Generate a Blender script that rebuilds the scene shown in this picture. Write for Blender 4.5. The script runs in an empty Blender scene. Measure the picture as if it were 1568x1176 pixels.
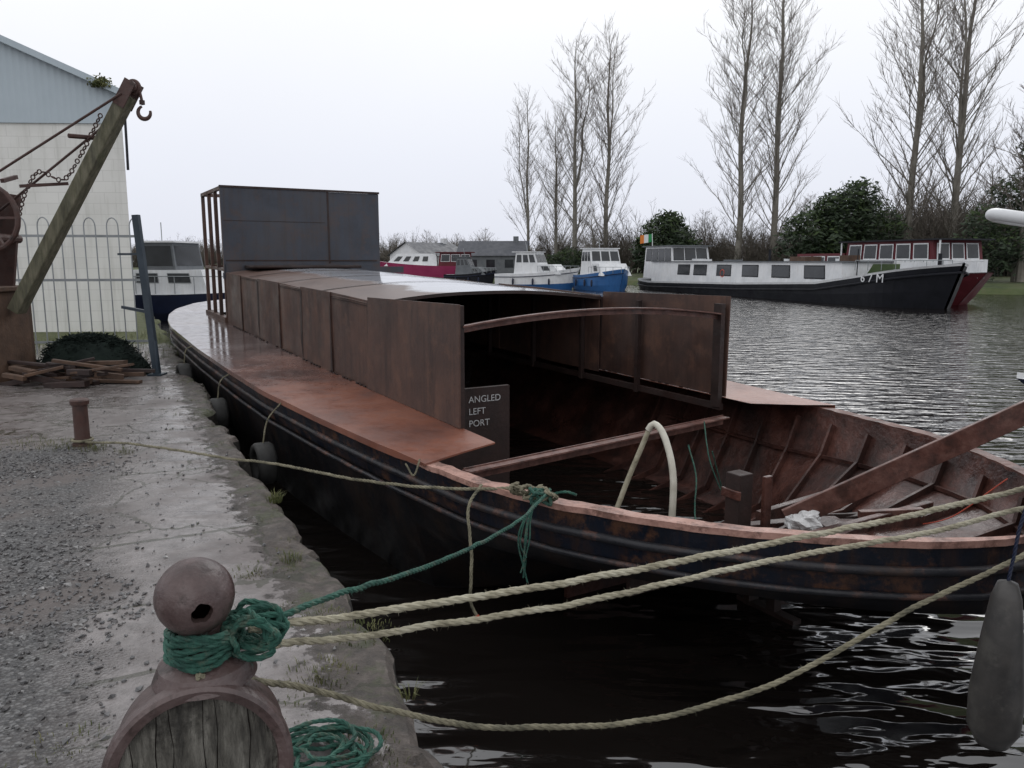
import bpy, math, random, bmesh
from mathutils import Vector, Matrix, noise
rnd = random.Random(11)
scene = bpy.context.scene
COL = scene.collection
scene.view_settings.view_transform = 'Standard'
scene.view_settings.look = 'None'
scene.view_settings.exposure = 0

# ------------------------------------------------------------------ node helpers
def newmat(name):
    m = bpy.data.materials.new(name); m.use_nodes = True
    nt = m.node_tree
    return m, nt, nt.nodes['Principled BSDF']
def N(nt, t, **kw):
    n = nt.nodes.new(t)
    for k, v in kw.items(): setattr(n, k, v)
    return n
def rgba(c): return (c[0], c[1], c[2], 1)
def noise_n(nt, vec, scale, detail=6, rough=.6):
    n = N(nt, 'ShaderNodeTexNoise'); n.inputs['Scale'].default_value = scale
    n.inputs['Detail'].default_value = detail; n.inputs['Roughness'].default_value = rough
    if vec is not None: nt.links.new(vec, n.inputs['Vector'])
    return n.outputs['Fac']
def ramp(nt, fac, stops):
    r = N(nt, 'ShaderNodeValToRGB'); e = r.color_ramp.elements
    while len(e) < len(stops): e.new(.5)
    for i, (p, c) in enumerate(stops):
        e[i].position = p; e[i].color = rgba(c) if not isinstance(c, (int, float)) else (c, c, c, 1)
    nt.links.new(fac, r.inputs['Fac']); return r.outputs['Color']
def math_n(nt, op, a, b=None, clamp=False):
    n = N(nt, 'ShaderNodeMath', operation=op); n.use_clamp = clamp
    for i, v in enumerate((a, b)):
        if v is None: continue
        if isinstance(v, (int, float)): n.inputs[i].default_value = v
        else: nt.links.new(v, n.inputs[i])
    return n.outputs[0]
def mix_c(nt, fac, a, b, mode='MIX'):
    n = N(nt, 'ShaderNodeMix', data_type='RGBA', blend_type=mode)
    for s, v in ((0, fac), (6, a), (7, b)):
        if isinstance(v, (int, float)): n.inputs[s].default_value = v
        elif isinstance(v, tuple): n.inputs[s].default_value = rgba(v)
        else: nt.links.new(v, n.inputs[s])
    return n.outputs[2]
def maprange(nt, v, a, b, c=0., d=1.):
    n = N(nt, 'ShaderNodeMapRange'); nt.links.new(v, n.inputs[0])
    for i, x in enumerate((a, b, c, d)): n.inputs[i+1].default_value = x
    return n.outputs[0]
def bump_n(nt, h, bsdf, strength, dist=.02):
    b = N(nt, 'ShaderNodeBump'); b.inputs['Strength'].default_value = strength
    b.inputs['Distance'].default_value = dist
    nt.links.new(h, b.inputs['Height']); nt.links.new(b.outputs[0], bsdf.inputs['Normal'])
def mapped(nt, v, sc):
    mp = N(nt, 'ShaderNodeMapping'); mp.inputs['Scale'].default_value = sc; nt.links.new(v, mp.inputs[0]); return mp.outputs[0]
def mat(name, stops, scale=4, rough=(.5, .8), metal=0., bump=.2, bscale=None, dist=.01, stretch=(1, 1, 1), spec=.5, detail=8, streak=None, patch=None):
    m, nt, p = newmat(name)
    tc = N(nt, 'ShaderNodeTexCoord')
    v = mapped(nt, tc.outputs['Object'], stretch)
    if len(stops) == 1: stops = [stops[0], tuple(x*.8 for x in stops[0])]
    k = len(stops)
    st = [(.3 + .4*i/(k-1), c) for i, c in enumerate(stops)]
    c = ramp(nt, noise_n(nt, v, scale, detail, .65), st)
    if streak:   # (colour, amount): run marks down the surface
        sn = noise_n(nt, mapped(nt, tc.outputs['Object'], (7, 7, .55)), 1.6, 6, .7)
        c = mix_c(nt, maprange(nt, sn, .48, .68, 0, streak[1]), c, streak[0])
    if patch:    # (colour, amount, scale)
        pn = noise_n(nt, tc.outputs['Object'], patch[2], 9, .75)
        c = mix_c(nt, maprange(nt, pn, .52, .62, 0, patch[1]), c, patch[0])
    nt.links.new(c, p.inputs['Base Color'])
    r = noise_n(nt, v, scale*.7+.3, 4)
    nt.links.new(maprange(nt, r, .35, .65, rough[0], rough[1]), p.inputs['Roughness'])
    p.inputs['Metallic'].default_value = metal
    p.inputs['Specular IOR Level'].default_value = spec
    if bump: bump_n(nt, noise_n(nt, v, bscale or scale*6, 6), p, bump, dist)
    return m

# ------------------------------------------------------------------ mesh builder
def empty(name, loc=(0, 0, 0), rz=0.):
    e = bpy.data.objects.new(name, None); e.location = loc; e.rotation_euler = (0, 0, rz)
    e.empty_display_size = .3; COL.objects.link(e); return e
def catmull(pts, step):
    pts = [Vector(p) for p in pts]
    P = [pts[0]*2-pts[1]] + pts + [pts[-1]*2-pts[-2]]
    out = []
    for i in range(1, len(P)-2):
        a, b, c, d = P[i-1:i+3]
        n = max(1, int((c-b).length/step))
        for j in range(n):
            t = j/n
            out.append(.5*((2*b)+(-a+c)*t+(2*a-5*b+4*c-d)*t*t+(-a+3*b-3*c+d)*t**3))
    out.append(pts[-1]); return out
class MB:
    def __init__(s): s.v = []; s.f = []; s.m = []
    def face(s, pts, m=0):
        i = len(s.v); s.v += [tuple(p) for p in pts]; s.f.append(tuple(range(i, i+len(pts)))); s.m.append(m)
    def grid(s, rows, m=0, close=False):
        i0 = len(s.v); nr = len(rows); nc = len(rows[0])
        for r in rows: s.v += [tuple(p) for p in r]
        for r in range(nr-1):
            for c in range(nc if close else nc-1):
                c2 = (c+1) % nc
                s.f.append((i0+r*nc+c, i0+r*nc+c2, i0+(r+1)*nc+c2, i0+(r+1)*nc+c)); s.m.append(m)
    def frustum(s, x0, x1, y0, y1, z0, z1, t0=0, t1=0, ty=0, m=0):
        B = [(x0, y0, z0), (x1, y0, z0), (x1, y1, z0), (x0, y1, z0)]
        T = [(x0+t0, y0+ty, z1), (x1-t1, y0+ty, z1), (x1-t1, y1-ty, z1), (x0+t0, y1-ty, z1)]
        i = len(s.v); s.v += B+T
        for f in ((0, 3, 2, 1), (4, 5, 6, 7), (0, 1, 5, 4), (1, 2, 6, 5), (2, 3, 7, 6), (3, 0, 4, 7)):
            s.f.append(tuple(i+k for k in f)); s.m.append(m)
        q = lambda a, b: [Vector(B[a]), Vector(B[b]), Vector(T[b]), Vector(T[a])]
        return {'y0': q(0, 1), 'x1': q(1, 2), 'y1': q(2, 3), 'x0': q(3, 0), 'top': [Vector(t) for t in T]}
    def box(s, x0, x1, y0, y1, z0, z1, m=0): return s.frustum(x0, x1, y0, y1, z0, z1, m=m)
    def panel(s, q, u0, u1, v0, v1, off=.012, m=0, frame=None, fw=.05):
        nrm = (q[1]-q[0]).cross(q[3]-q[0]).normalized()
        L = lambda u, v: (q[0].lerp(q[1], u)).lerp(q[3].lerp(q[2], u), v)
        if frame is not None:
            du = fw/(q[1]-q[0]).length; dv = fw/(q[3]-q[0]).length
            s.face([L(u, v)+nrm*off for u, v in ((u0-du, v0-dv), (u1+du, v0-dv), (u1+du, v1+dv), (u0-du, v1+dv))], frame)
            off += .01
        s.face([L(u, v)+nrm*off for u, v in ((u0, v0), (u1, v0), (u1, v1), (u0, v1))], m)
    def beam(s, a, b, w, h, m=0, up=(0, 0, 1)):
        a = Vector(a); b = Vector(b); d = (b-a).normalized(); up = Vector(up)
        if abs(d.dot(up)) > .98: up = Vector((0, 1, 0))
        r = d.cross(up).normalized(); u = r.cross(d)
        c = [r*(w/2*i)+u*(h/2*j) for i, j in ((-1, -1), (1, -1), (1, 1), (-1, 1))]
        s.grid([[a+k for k in c], [b+k for k in c]], m, True)
        s.face([a+k for k in c], m); s.face([b+k for k in c[::-1]], m)
    def tube(s, pts, r, n=8, m=0, cap=True):
        pts = [Vector(p) for p in pts]; k = len(pts)
        rr = r if isinstance(r, (list, tuple)) else [r]*k
        rows = []; ref = None
        for i, p in enumerate(pts):
            d = (pts[min(i+1, k-1)]-pts[max(i-1, 0)])
            d = d.normalized() if d.length > 1e-9 else Vector((0, 0, 1))
            if ref is None: ref = d.orthogonal().normalized()
            ref = (ref-d*ref.dot(d))
            ref = ref.normalized() if ref.length > 1e-6 else d.orthogonal().normalized()
            o = d.cross(ref)
            rows.append([p+(ref*math.cos(2*math.pi*j/n)+o*math.sin(2*math.pi*j/n))*rr[i] for j in range(n)])
        s.grid(rows, m, True)
        if cap: s.face(rows[0][::-1], m); s.face(rows[-1], m)
    def rope(s, pts, r, m=0, n=6):
        P = catmull(pts, r*1.3); ref = None; fr = []; L = 0
        for i, p in enumerate(P):
            d = (P[min(i+1, len(P)-1)]-P[max(i-1, 0)]).normalized()
            if ref is None: ref = d.orthogonal().normalized()
            ref = (ref-d*ref.dot(d)).normalized(); fr.append((p, ref.copy(), d.cross(ref), L))
            if i < len(P)-1: L += (P[i+1]-p).length
        for k in range(3):
            s.tube([p+(a*math.cos(l/(r*1.5)+k*2.094)+b*math.sin(l/(r*1.5)+k*2.094))*r*.45+Vector((noise.noise(p*9), noise.noise(p*9+Vector((5, 0, 0))), noise.noise(p*9+Vector((0, 7, 0)))))*r*.5 for p, a, b, l in fr], r*.58, n, m)
    def fuzz(s, pts, r, n, m=0):
        P = catmull(pts, .02)
        for _ in range(n):
            p = rnd.choice(P); d = Vector((rnd.gauss(0, 1), rnd.gauss(0, 1), rnd.gauss(0, 1))).normalized()
            w = d.orthogonal().normalized()*.0007; e = p+d*(r+rnd.uniform(.004, .014)); a = p+d*r*.7
            s.face([a-w, a+w, e], m)
    def lathe(s, c, prof, n=24, m=0, axis=(0, 0, 1)):
        c = Vector(c); ax = Vector(axis).normalized(); a = ax.orthogonal().normalized(); b = ax.cross(a)
        s.grid([[c+ax*z+(a*math.cos(2*math.pi*j/n)+b*math.sin(2*math.pi*j/n))*r for j in range(n)] for r, z in prof], m, True)
    def torus(s, c, R, r, axis=(0, 0, 1), n=24, k=8, m=0):
        s.lathe(c, [(R+r*math.cos(2*math.pi*i/k), r*math.sin(2*math.pi*i/k)) for i in range(k+1)], n, m, axis)
    def build(s, name, mats, parent=None, smooth=False, loc=None):
        me = bpy.data.meshes.new(name); me.from_pydata(s.v, [], s.f)
        for mm in mats: me.materials.append(mm)
        me.polygons.foreach_set('material_index', s.m)
        if smooth: me.polygons.foreach_set('use_smooth', [True]*len(s.f))
        me.validate(); me.update()
        o = bpy.data.objects.new(name, me); COL.objects.link(o)
        if parent: o.parent = parent
        if loc: o.location = loc
        return o
def bevel(o, w, seg=2):
    md = o.modifiers.new('bevel', 'BEVEL'); md.width = w; md.segments = seg; md.limit_method = 'ANGLE'
def interp(tab, x):
    if x <= tab[0][0]: return tab[0][1]
    for (a, b), (c, d) in zip(tab, tab[1:]):
        if x <= c: return b+(d-b)*(x-a)/(c-a)
    return tab[-1][1]

# ------------------------------------------------------------------ materials
rust = mat('rust_plate', [(.038, .023, .020), (.072, .039, .030), (.115, .060, .043)], 1.6, (.4, .75), .0, .25, 30, .006, streak=((.025, .016, .015), .65), patch=((.15, .075, .048), .4, 3.5))
rust_in = mat('rust_interior', [(.014, .007, .006), (.055, .022, .017), (.13, .055, .042)], 2.6, (.25, .6), 0, .6, 14, .02, patch=((.02, .012, .01), .7, 2.))
rust_dark = mat('rust_dark', [(.012, .007, .006), (.035, .016, .013)], 4, (.5, .8), 0, .4, 20, .01)
steel_blue = mat('mill_scale_steel', [(.026, .030, .040), (.046, .053, .070), (.06, .056, .06)], .9, (.4, .7), .1, .15, 18, .004, streak=((.050, .036, .032), .5), patch=((.08, .05, .04), .45, 2.2))
rim_pink = mat('primer_rim', [(.10, .05, .04), (.36, .20, .16), (.46, .27, .22)], 9, (.4, .7), 0, .5, 40, .008, patch=((.10, .045, .03), .85, 5))
rim_dark = mat('rusty_rim', [(.05, .025, .02), (.12, .052, .04), (.19, .10, .08)], 9, (.35, .7), 0, .5, 40, .006, patch=((.04, .02, .016), .6, 5))
hull_black = mat('hull_black_paint', [(.004, .004, .005), (.007, .007, .009), (.02, .013, .010)], 2.5, (.4, .7), 0, .3, 12, .01, spec=.22, streak=((.025, .013, .010), .5))
hull_navy = mat('hull_navy_paint', [(.005, .006, .009), (.007, .010, .018), (.016, .012, .012)], 3, (.3, .6), 0, .4, 14, .012, spec=.28, streak=((.035, .018, .012), .7), patch=((.075, .036, .022), .9, 3.6))
strake_m = mat('rubbing_strake_paint', [(.008, .009, .012), (.02, .020, .024), (.05, .03, .022)], 5, (.3, .6), 0, .5, 30, .008, spec=.35, patch=((.12, .06, .045), .85, 4))
black = mat('black_paint', [(.006, .007, .010), (.012, .013, .018)], 2, (.4, .6), 0, 0, spec=.25)
white = mat('white_paint', [(.60, .62, .64), (.78, .79, .80)], 1.2, (.3, .5), 0, .05, streak=((.45, .42, .38), .35))
maroon = mat('maroon_paint', [(.08, .010, .014), (.12, .016, .024)], 1.5, (.4, .6), 0, 0, spec=.3)
magenta = mat('magenta_paint', [(.22, .015, .07), (.28, .03, .09)], 1.5, (.4, .6), 0, 0, spec=.3)
bluep = mat('blue_paint', [(.02, .10, .28), (.03, .13, .34)], 1.5, (.3, .5), 0, 0, streak=((.015, .06, .16), .5))
navyp = mat('navy_paint', [(.006, .010, .028), (.012, .018, .045)], 1.5, (.3, .5), 0, 0, spec=.35)
glass = mat('dark_glass', [(.010, .012, .015), (.035, .04, .045)], .8, (.1, .25), 0, 0, spec=.5)
canvas = mat('grey_canvas', [(.10, .11, .12), (.16, .17, .18)], 2, (.8, .9), 0, .1)
tyre_m = mat('tyre_rubber', [(.012, .012, .012), (.04, .04, .038)], 8, (.6, .8), 0, .4, 40, .004)
rope_m = mat('rope_beige', [(.14, .125, .085), (.32, .295, .215), (.44, .42, .33)], 12, (.8, .95), 0, .6, 260, .002)
rope_old = mat('rope_mossy', [(.06, .058, .04), (.17, .155, .105), (.26, .24, .17)], 12, (.8, .95), 0, .6, 260, .002)
rope_g = mat('rope_green', [(.008, .035, .028), (.018, .080, .058), (.05, .14, .105)], 16, (.7, .95), 0, .6, 260, .002, patch=((.10, .11, .08), .6, 22))
hose_w = mat('hose_white', [(.42, .40, .33), (.62, .60, .52)], 8, (.3, .5), 0, 0)
timber = mat('weathered_timber', [(.04, .038, .025), (.10, .095, .06), (.17, .155, .11)], 5, (.6, .85), 0, .8, 14, .015, (3, 3, .6), patch=((.05, .06, .02), .6, 3))
timber_b = mat('brown_timber', [(.05, .028, .018), (.12, .068, .042)], 3, (.6, .85), 0, .6, 20, .012, streak=((.03, .018, .012), .6))
iron_rust = mat('cast_iron_rust', [(.025, .014, .012), (.065, .03, .024), (.06, .04, .035)], 6, (.5, .8), 0, .5, 40, .006)
bollard_m = mat('bollard_paint', [(.035, .022, .021), (.085, .055, .052), (.14, .105, .10)], 7, (.2, .5), 0, .7, 45, .006, patch=((.03, .02, .017), .8, 11), streak=((.16, .13, .125), .35))
galv = mat('galvanised', [(.22, .24, .25), (.32, .34, .35)], 4, (.4, .6), .3, 0)
bluepost_m = mat('blue_grey_paint', [(.016, .028, .042), (.035, .052, .07)], 4, (.4, .6), 0, .2)
bark = mat('poplar_bark', [(.13, .12, .10), (.25, .235, .205)], 1.2, (.8, .9), 0, .3, 5, .03)
twig_m = mat('bare_twigs', [(.13, .11, .095), (.20, .17, .15)], .6, (.8, .9), 0, 0)
hedge_m = mat('hedge_twigs', [(.07, .062, .05), (.14, .12, .10)], .15, (.8, .9), 0, 0)
leaf1 = mat('evergreen_dark', [(.012, .025, .010), (.025, .045, .016)], .8, (.5, .8), 0, 0)
leaf2 = mat('evergreen_light', [(.03, .052, .018), (.055, .08, .03)], .8, (.6, .8), 0, 0, spec=.2)
grass_m = mat('grass_blades', [(.04, .06, .015), (.09, .10, .03), (.15, .14, .06)], 6, (.6, .8), 0, 0)
stone_a = mat('gravel_a', [(.07, .07, .072), (.15, .148, .15)], 20, (.3, .6), 0, 0)
stone_b = mat('gravel_b', [(.13, .128, .128), (.24, .235, .23)], 20, (.25, .5), 0, 0)
stone_c = mat('gravel_c', [(.04, .04, .042), (.09, .08, .078)], 20, (.2, .45), 0, 0)
bag_m = mat('white_plastic', [(.5, .5, .5), (.68, .68, .68)], 5, (.3, .5), 0, .5, 10, .03)
fender_m = mat('fender_black', [(.015, .015, .016), (.07, .065, .06)], 5, (.25, .5), 0, .2, 30, .003, patch=((.10, .095, .085), .5, 6))
orange_m = mat('orange_red', [(.45, .06, .03), (.5, .09, .05)], 5, (.5, .6), 0, 0)
slate = mat('slate_roof', [(.05, .055, .065), (.09, .095, .11)], 2, (.5, .7), 0, .2)
wtext = mat('chalk', [(.4, .4, .4), (.5, .5, .5)], 5, (.8, .9), 0, 0)
f_green = mat('flag_green', [(.02, .25, .08), (.02, .22, .07)], 2, (.7, .8), 0, 0)
f_orange = mat('flag_orange', [(.7, .2, .03), (.65, .2, .03)], 2, (.7, .8), 0, 0)
net_m = mat('dark_net', [(.006, .010, .009), (.016, .024, .020)], 9, (.8, .95), 0, 0, spec=.15)
woodface = mat('timber_end_grain', [(.015, .014, .012), (.09, .085, .072), (.24, .23, .20)], 7, (.7, .9), 0, 1., 9, .03, (5, 5, .7), patch=((.02, .018, .015), .85, 8))

def deck_mat():
    m, nt, p = newmat('wet_rusty_deck'); tc = N(nt, 'ShaderNodeTexCoord'); v = tc.outputs['Object']
    sx = N(nt, 'ShaderNodeSeparateXYZ'); nt.links.new(v, sx.inputs[0])
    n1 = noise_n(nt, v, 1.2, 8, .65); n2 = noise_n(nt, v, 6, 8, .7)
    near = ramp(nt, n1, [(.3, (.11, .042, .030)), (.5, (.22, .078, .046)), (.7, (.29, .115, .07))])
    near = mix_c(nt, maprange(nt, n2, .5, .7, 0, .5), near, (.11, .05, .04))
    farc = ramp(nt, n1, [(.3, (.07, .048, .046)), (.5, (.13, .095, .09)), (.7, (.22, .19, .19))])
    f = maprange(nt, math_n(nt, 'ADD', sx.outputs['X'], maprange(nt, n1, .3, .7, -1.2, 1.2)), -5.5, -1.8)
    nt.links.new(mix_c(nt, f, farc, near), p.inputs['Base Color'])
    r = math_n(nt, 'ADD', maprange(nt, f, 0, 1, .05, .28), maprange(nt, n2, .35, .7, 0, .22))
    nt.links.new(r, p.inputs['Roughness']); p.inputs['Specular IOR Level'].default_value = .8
    bump_n(nt, noise_n(nt, v, 20, 5), p, .08, .004); return m
rust_deck = deck_mat()
def roof_mat():
    m, nt, p = newmat('wet_roof_steel'); tc = N(nt, 'ShaderNodeTexCoord'); v = tc.outputs['Object']
    sx = N(nt, 'ShaderNodeSeparateXYZ'); nt.links.new(v, sx.inputs[0])
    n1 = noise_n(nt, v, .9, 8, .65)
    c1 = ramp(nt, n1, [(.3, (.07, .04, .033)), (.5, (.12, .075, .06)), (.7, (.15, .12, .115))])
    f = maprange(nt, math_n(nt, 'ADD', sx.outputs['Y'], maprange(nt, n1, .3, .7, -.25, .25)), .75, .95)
    nt.links.new(mix_c(nt, f, c1, (.36, .37, .40)), p.inputs['Base Color'])  # pale grey paints the sky's reflection into the wet starboard side
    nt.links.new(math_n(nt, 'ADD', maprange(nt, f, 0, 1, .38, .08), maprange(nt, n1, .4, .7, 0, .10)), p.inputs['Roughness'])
    bump_n(nt, noise_n(nt, v, 7, 5), p, .06, .004); return m
roof_steel = roof_mat()
def wall_mat():
    m, nt, p = newmat('painted_block_wall')
    tc = N(nt, 'ShaderNodeTexCoord'); mp = N(nt, 'ShaderNodeMapping'); mp.inputs['Rotation'].default_value = (math.pi/2, 0, 0)
    nt.links.new(tc.outputs['Object'], mp.inputs[0])
    b = N(nt, 'ShaderNodeTexBrick'); nt.links.new(mp.outputs[0], b.inputs['Vector'])
    b.inputs['Scale'].default_value = 1.; b.inputs['Brick Width'].default_value = .5; b.inputs['Row Height'].default_value = .24
    b.inputs['Mortar Size'].default_value = .010
    b.inputs['Color1'].default_value = (.70, .70, .67, 1); b.inputs['Color2'].default_value = (.74, .74, .71, 1); b.inputs['Mortar'].default_value = (.64, .64, .61, 1)
    st = noise_n(nt, tc.outputs['Object'], .8, 8)
    c = mix_c(nt, maprange(nt, st, .45, .75, 0, .5), b.outputs['Color'], (.50, .50, .46))
    sn = noise_n(nt, mapped(nt, tc.outputs['Object'], (4, 4, .3)), 1.5, 6, .7)
    c = mix_c(nt, maprange(nt, sn, .5, .72, 0, .4), c, (.38, .38, .34))
    nt.links.new(c, p.inputs['Base Color']); p.inputs['Roughness'].default_value = .8
    bump_n(nt, b.outputs['Fac'], p, -.3, .01); return m
wallm = wall_mat()
def corr_mat():
    m, nt, p = newmat('corrugated_cladding')
    tc = N(nt, 'ShaderNodeTexCoord'); w = N(nt, 'ShaderNodeTexWave'); w.inputs['Scale'].default_value = 2.2
    nt.links.new(tc.outputs['Object'], w.inputs['Vector'])
    nt.links.new(mix_c(nt, noise_n(nt, tc.outputs['Object'], 1., 6), (.36, .43, .47), (.48, .55, .60)), p.inputs['Base Color'])
    p.inputs['Roughness'].default_value = .6; bump_n(nt, w.outputs['Fac'], p, .25, .03); return m
corr = corr_mat()

# ------------------------------------------------------------------ ground material
QD = Vector((-.446, .895, 0)); QN = Vector((-.895, -.446, 0)); Q0 = Vector((-.17, 2.28, 0))
def ground_mat():
    m, nt, p = newmat('quay_surface')
    g = N(nt, 'ShaderNodeNewGeometry'); P = g.outputs['Position']
    def dot(v):
        n = N(nt, 'ShaderNodeVectorMath', operation='DOT_PRODUCT'); nt.links.new(P, n.inputs[0]); n.inputs[1].default_value = v; return n.outputs['Value']
    e = math_n(nt, 'ADD', dot(tuple(QN)), -Q0.dot(QN)); q = dot(tuple(QD)); y = dot((0, 1, 0))
    n1 = noise_n(nt, P, 1.3, 7); n2 = noise_n(nt, P, 9, 8, .7); n3 = noise_n(nt, P, 60, 4)
    ew = math_n(nt, 'ADD', e, maprange(nt, n1, .3, .7, -.3, .3))
    yw = math_n(nt, 'ADD', y, maprange(nt, n1, .3, .7, -.5, .5))
    gm = math_n(nt, 'MULTIPLY', maprange(nt, ew, .85, 1.20), maprange(nt, yw, 6.5, 6.9, 1, 0))
    conc = ramp(nt, n2, [(.3, (.105, .094, .090)), (.5, (.18, .163, .158)), (.7, (.26, .238, .232))])
    conc = mix_c(nt, maprange(nt, n1, .45, .62, 0, .6), conc, (.09, .072, .068))
    sp = noise_n(nt, P, 35, 5, .8)
    conc = mix_c(nt, maprange(nt, sp, .55, .7, 0, .5), conc, (.06, .055, .05))
    edge = ramp(nt, n2, [(.35, (.03, .025, .02)), (.5, (.075, .060, .050)), (.65, (.15, .125, .108))])
    em = maprange(nt, math_n(nt, 'ADD', e, maprange(nt, n2, .3, .7, -.16, .16)), .20, .28, 1, 0)
    moss = maprange(nt, noise_n(nt, P, 3.5, 8, .7), .53, .60, 0, .85)
    edge = mix_c(nt, moss, edge, (.050, .058, .022))
    c = mix_c(nt, em, conc, edge)
    vo = N(nt, 'ShaderNodeTexVoronoi', feature='DISTANCE_TO_EDGE'); vo.inputs['Scale'].default_value = 1.1
    wv = N(nt, 'ShaderNodeVectorMath', operation='ADD'); nc = N(nt, 'ShaderNodeTexNoise'); nc.inputs['Scale'].default_value = 3; nc.inputs['Detail'].default_value = 6; nt.links.new(P, nc.inputs['Vector'])
    sc = N(nt, 'ShaderNodeVectorMath', operation='SCALE'); sc.inputs['Scale'].default_value = .35; nt.links.new(nc.outputs['Color'], sc.inputs[0])
    nt.links.new(P, wv.inputs[0]); nt.links.new(sc.outputs[0], wv.inputs[1]); nt.links.new(wv.outputs[0], vo.inputs['Vector'])
    ck = math_n(nt, 'LESS_THAN', vo.outputs['Distance'], .010)
    fr = math_n(nt, 'FRACT', math_n(nt, 'MULTIPLY', math_n(nt, 'ADD', q, math_n(nt, 'MULTIPLY', n2, .06)), .62)); jn = math_n(nt, 'LESS_THAN', fr, .022)
    ck = math_n(nt, 'MAXIMUM', ck, jn)
    c = mix_c(nt, math_n(nt, 'MULTIPLY', ck, .75), c, (.032, .032, .016))
    vg = N(nt, 'ShaderNodeTexVoronoi'); vg.inputs['Scale'].default_value = 62; nt.links.new(P, vg.inputs['Vector'])
    cellv = N(nt, 'ShaderNodeSeparateXYZ'); nt.links.new(vg.outputs['Color'], cellv.inputs[0])
    grav = ramp(nt, cellv.outputs['X'], [(.0, (.03, .03, .032)), (.5, (.085, .084, .085)), (1., (.20, .198, .195))])
    grav = mix_c(nt, maprange(nt, vg.outputs['Distance'], .35, .75, 0, .8), grav, (.03, .027, .025))
    mud = maprange(nt, n1, .46, .62, 0, .85)
    grav = mix_c(nt, mud, grav, mix_c(nt, n2, (.055, .042, .038), (.13, .108, .098)))
    c = mix_c(nt, gm, c, grav)
    gr = ramp(nt, n2, [(.3, (.035, .05, .015)), (.6, (.10, .11, .04)), (.75, (.12, .09, .06))])
    far = maprange(nt, yw, 14.5, 15.5)
    c = mix_c(nt, far, c, gr)
    nt.links.new(c, p.inputs['Base Color'])
    wet = maprange(nt, math_n(nt, 'ADD', n1, math_n(nt, 'MULTIPLY', n2, .35)), .60, .76, .08, .5)
    r = math_n(nt, 'MAXIMUM', wet, math_n(nt, 'MULTIPLY', math_n(nt, 'MAXIMUM', em, gm), .5))
    r = math_n(nt, 'MAXIMUM', r, math_n(nt, 'MULTIPLY', far, .9))
    nt.links.new(r, p.inputs['Roughness'])
    p.inputs['Specular IOR Level'].default_value = .6
    h = math_n(nt, 'ADD', math_n(nt, 'MULTIPLY', n2, math_n(nt, 'ADD', math_n(nt, 'MULTIPLY', em, 3.5), .35)), math_n(nt, 'MULTIPLY', n3, .10))
    h = math_n(nt, 'SUBTRACT', h, math_n(nt, 'MULTIPLY', ck, .8))
    h = math_n(nt, 'SUBTRACT', h, math_n(nt, 'MULTIPLY', math_n(nt, 'MULTIPLY', gm, math_n(nt, 'SUBTRACT', 1, mud)), vg.outputs['Distance']))
    h = math_n(nt, 'ADD', h, math_n(nt, 'MULTIPLY', math_n(nt, 'MULTIPLY', sp, em), 1.2))
    bump_n(nt, h, p, .6, .03); return m
quay_m = ground_mat()
qwall = mat('quay_wall_stone', [(.012, .012, .010), (.04, .035, .03)], 2, (.5, .8), 0, .8, 5, .06)
bank_m = mat('bank_grass', [(.03, .045, .012), (.06, .08, .025), (.10, .085, .045)], .5, (.8, .95), 0, .3)

# ------------------------------------------------------------------ ground
def quay_pt(q, e, z): return Q0+QD*q+QN*e+Vector((0, 0, z))
g = MB()
qs = [-300, -60, -20, -8, -4]; x = -3.
while x < 14: qs.append(x); x += .07
while x <= 27: qs.append(x); x += .5
qend = qs[-1]; es = [0, .03, .07, .13, .2, .28, .38, .7, 1, 2, 4, 9, 25, 80, 300, 1500]
def jit(q):
    step = math.floor(q/.75+.3*noise.noise((q*.4, 3, 1)))
    return .07*noise.noise((q*1.7, 0, 0))+.17*noise.noise((step*7.31, 5, 0))+.05*noise.noise((q*6, 2, 0))+.03*noise.noise((q*19, 2, 0))
rows = []
for q in qs:
    f = (q-qs[0])/(qend-qs[0]); r = []
    j = jit(q) if q > -4 else 0
    r.append(quay_pt(q, -.02+j, -1.5)); r.append(quay_pt(q, j-.01+.05*noise.noise((q*5, 8, 0)), .6))
    for e in es:
        qq = q+f**6*.498*e
        ee = e+(j if e < .25 else j*.4 if e < .35 else 0)
        z = .8-(.05 if e == 0 else .012 if e == .03 else 0)
        if e < .4 and q > -4:
            st = math.floor(q/.75+.3*noise.noise((q*.4, 3, 1)))
            z += .03*noise.noise((st*3.7, 1, 0))*(1-e/.4)+.022*noise.noise((q*7, e*14, 0))+.016*noise.noise((q*18, e*40, 3))
        if .3 < e < 20 and q > -4: z += .008*noise.noise((q*1.5, e*1.5, 4))
        r.append(quay_pt(qq, ee, z))
    rows.append(r)
g.grid([r[:3] for r in rows], 1); g.grid([r[2:] for r in rows], 0)
g.face([rows[-1][2], rows[-1][-1], Vector(rows[-1][-1])-Vector((0, 0, 2)), Vector(rows[-1][2])-Vector((0, 0, 2))], 1)
bank = [(900, -500), (250, -20), (120, 30), (60, 50), (37, 56.5), (28, 61), (21, 68), (16, 76), (9, 83), (0, 88), (-10, 93), (-30, 105), (-100, 125), (-500, 170), (-1500, 100)]
B2 = catmull([(a, b, 0) for a, b in bank], 4)
rows = []
for p in B2:
    d = p.normalized(); k = noise.noise((p.x*.2, p.y*.2, 0))
    rows.append([p+d*a+Vector((0, 0, z+k*.2*min(1, a))) for a, z in ((-.1, -.6), (0, .02), (.8, .45), (3, .7), (12, .9), (60, 1.1), (400, 1.2), (2000, 1.2))])
g.grid(rows, 2)
g.build('ground', [quay_m, qwall, bank_m], smooth=False)

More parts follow.
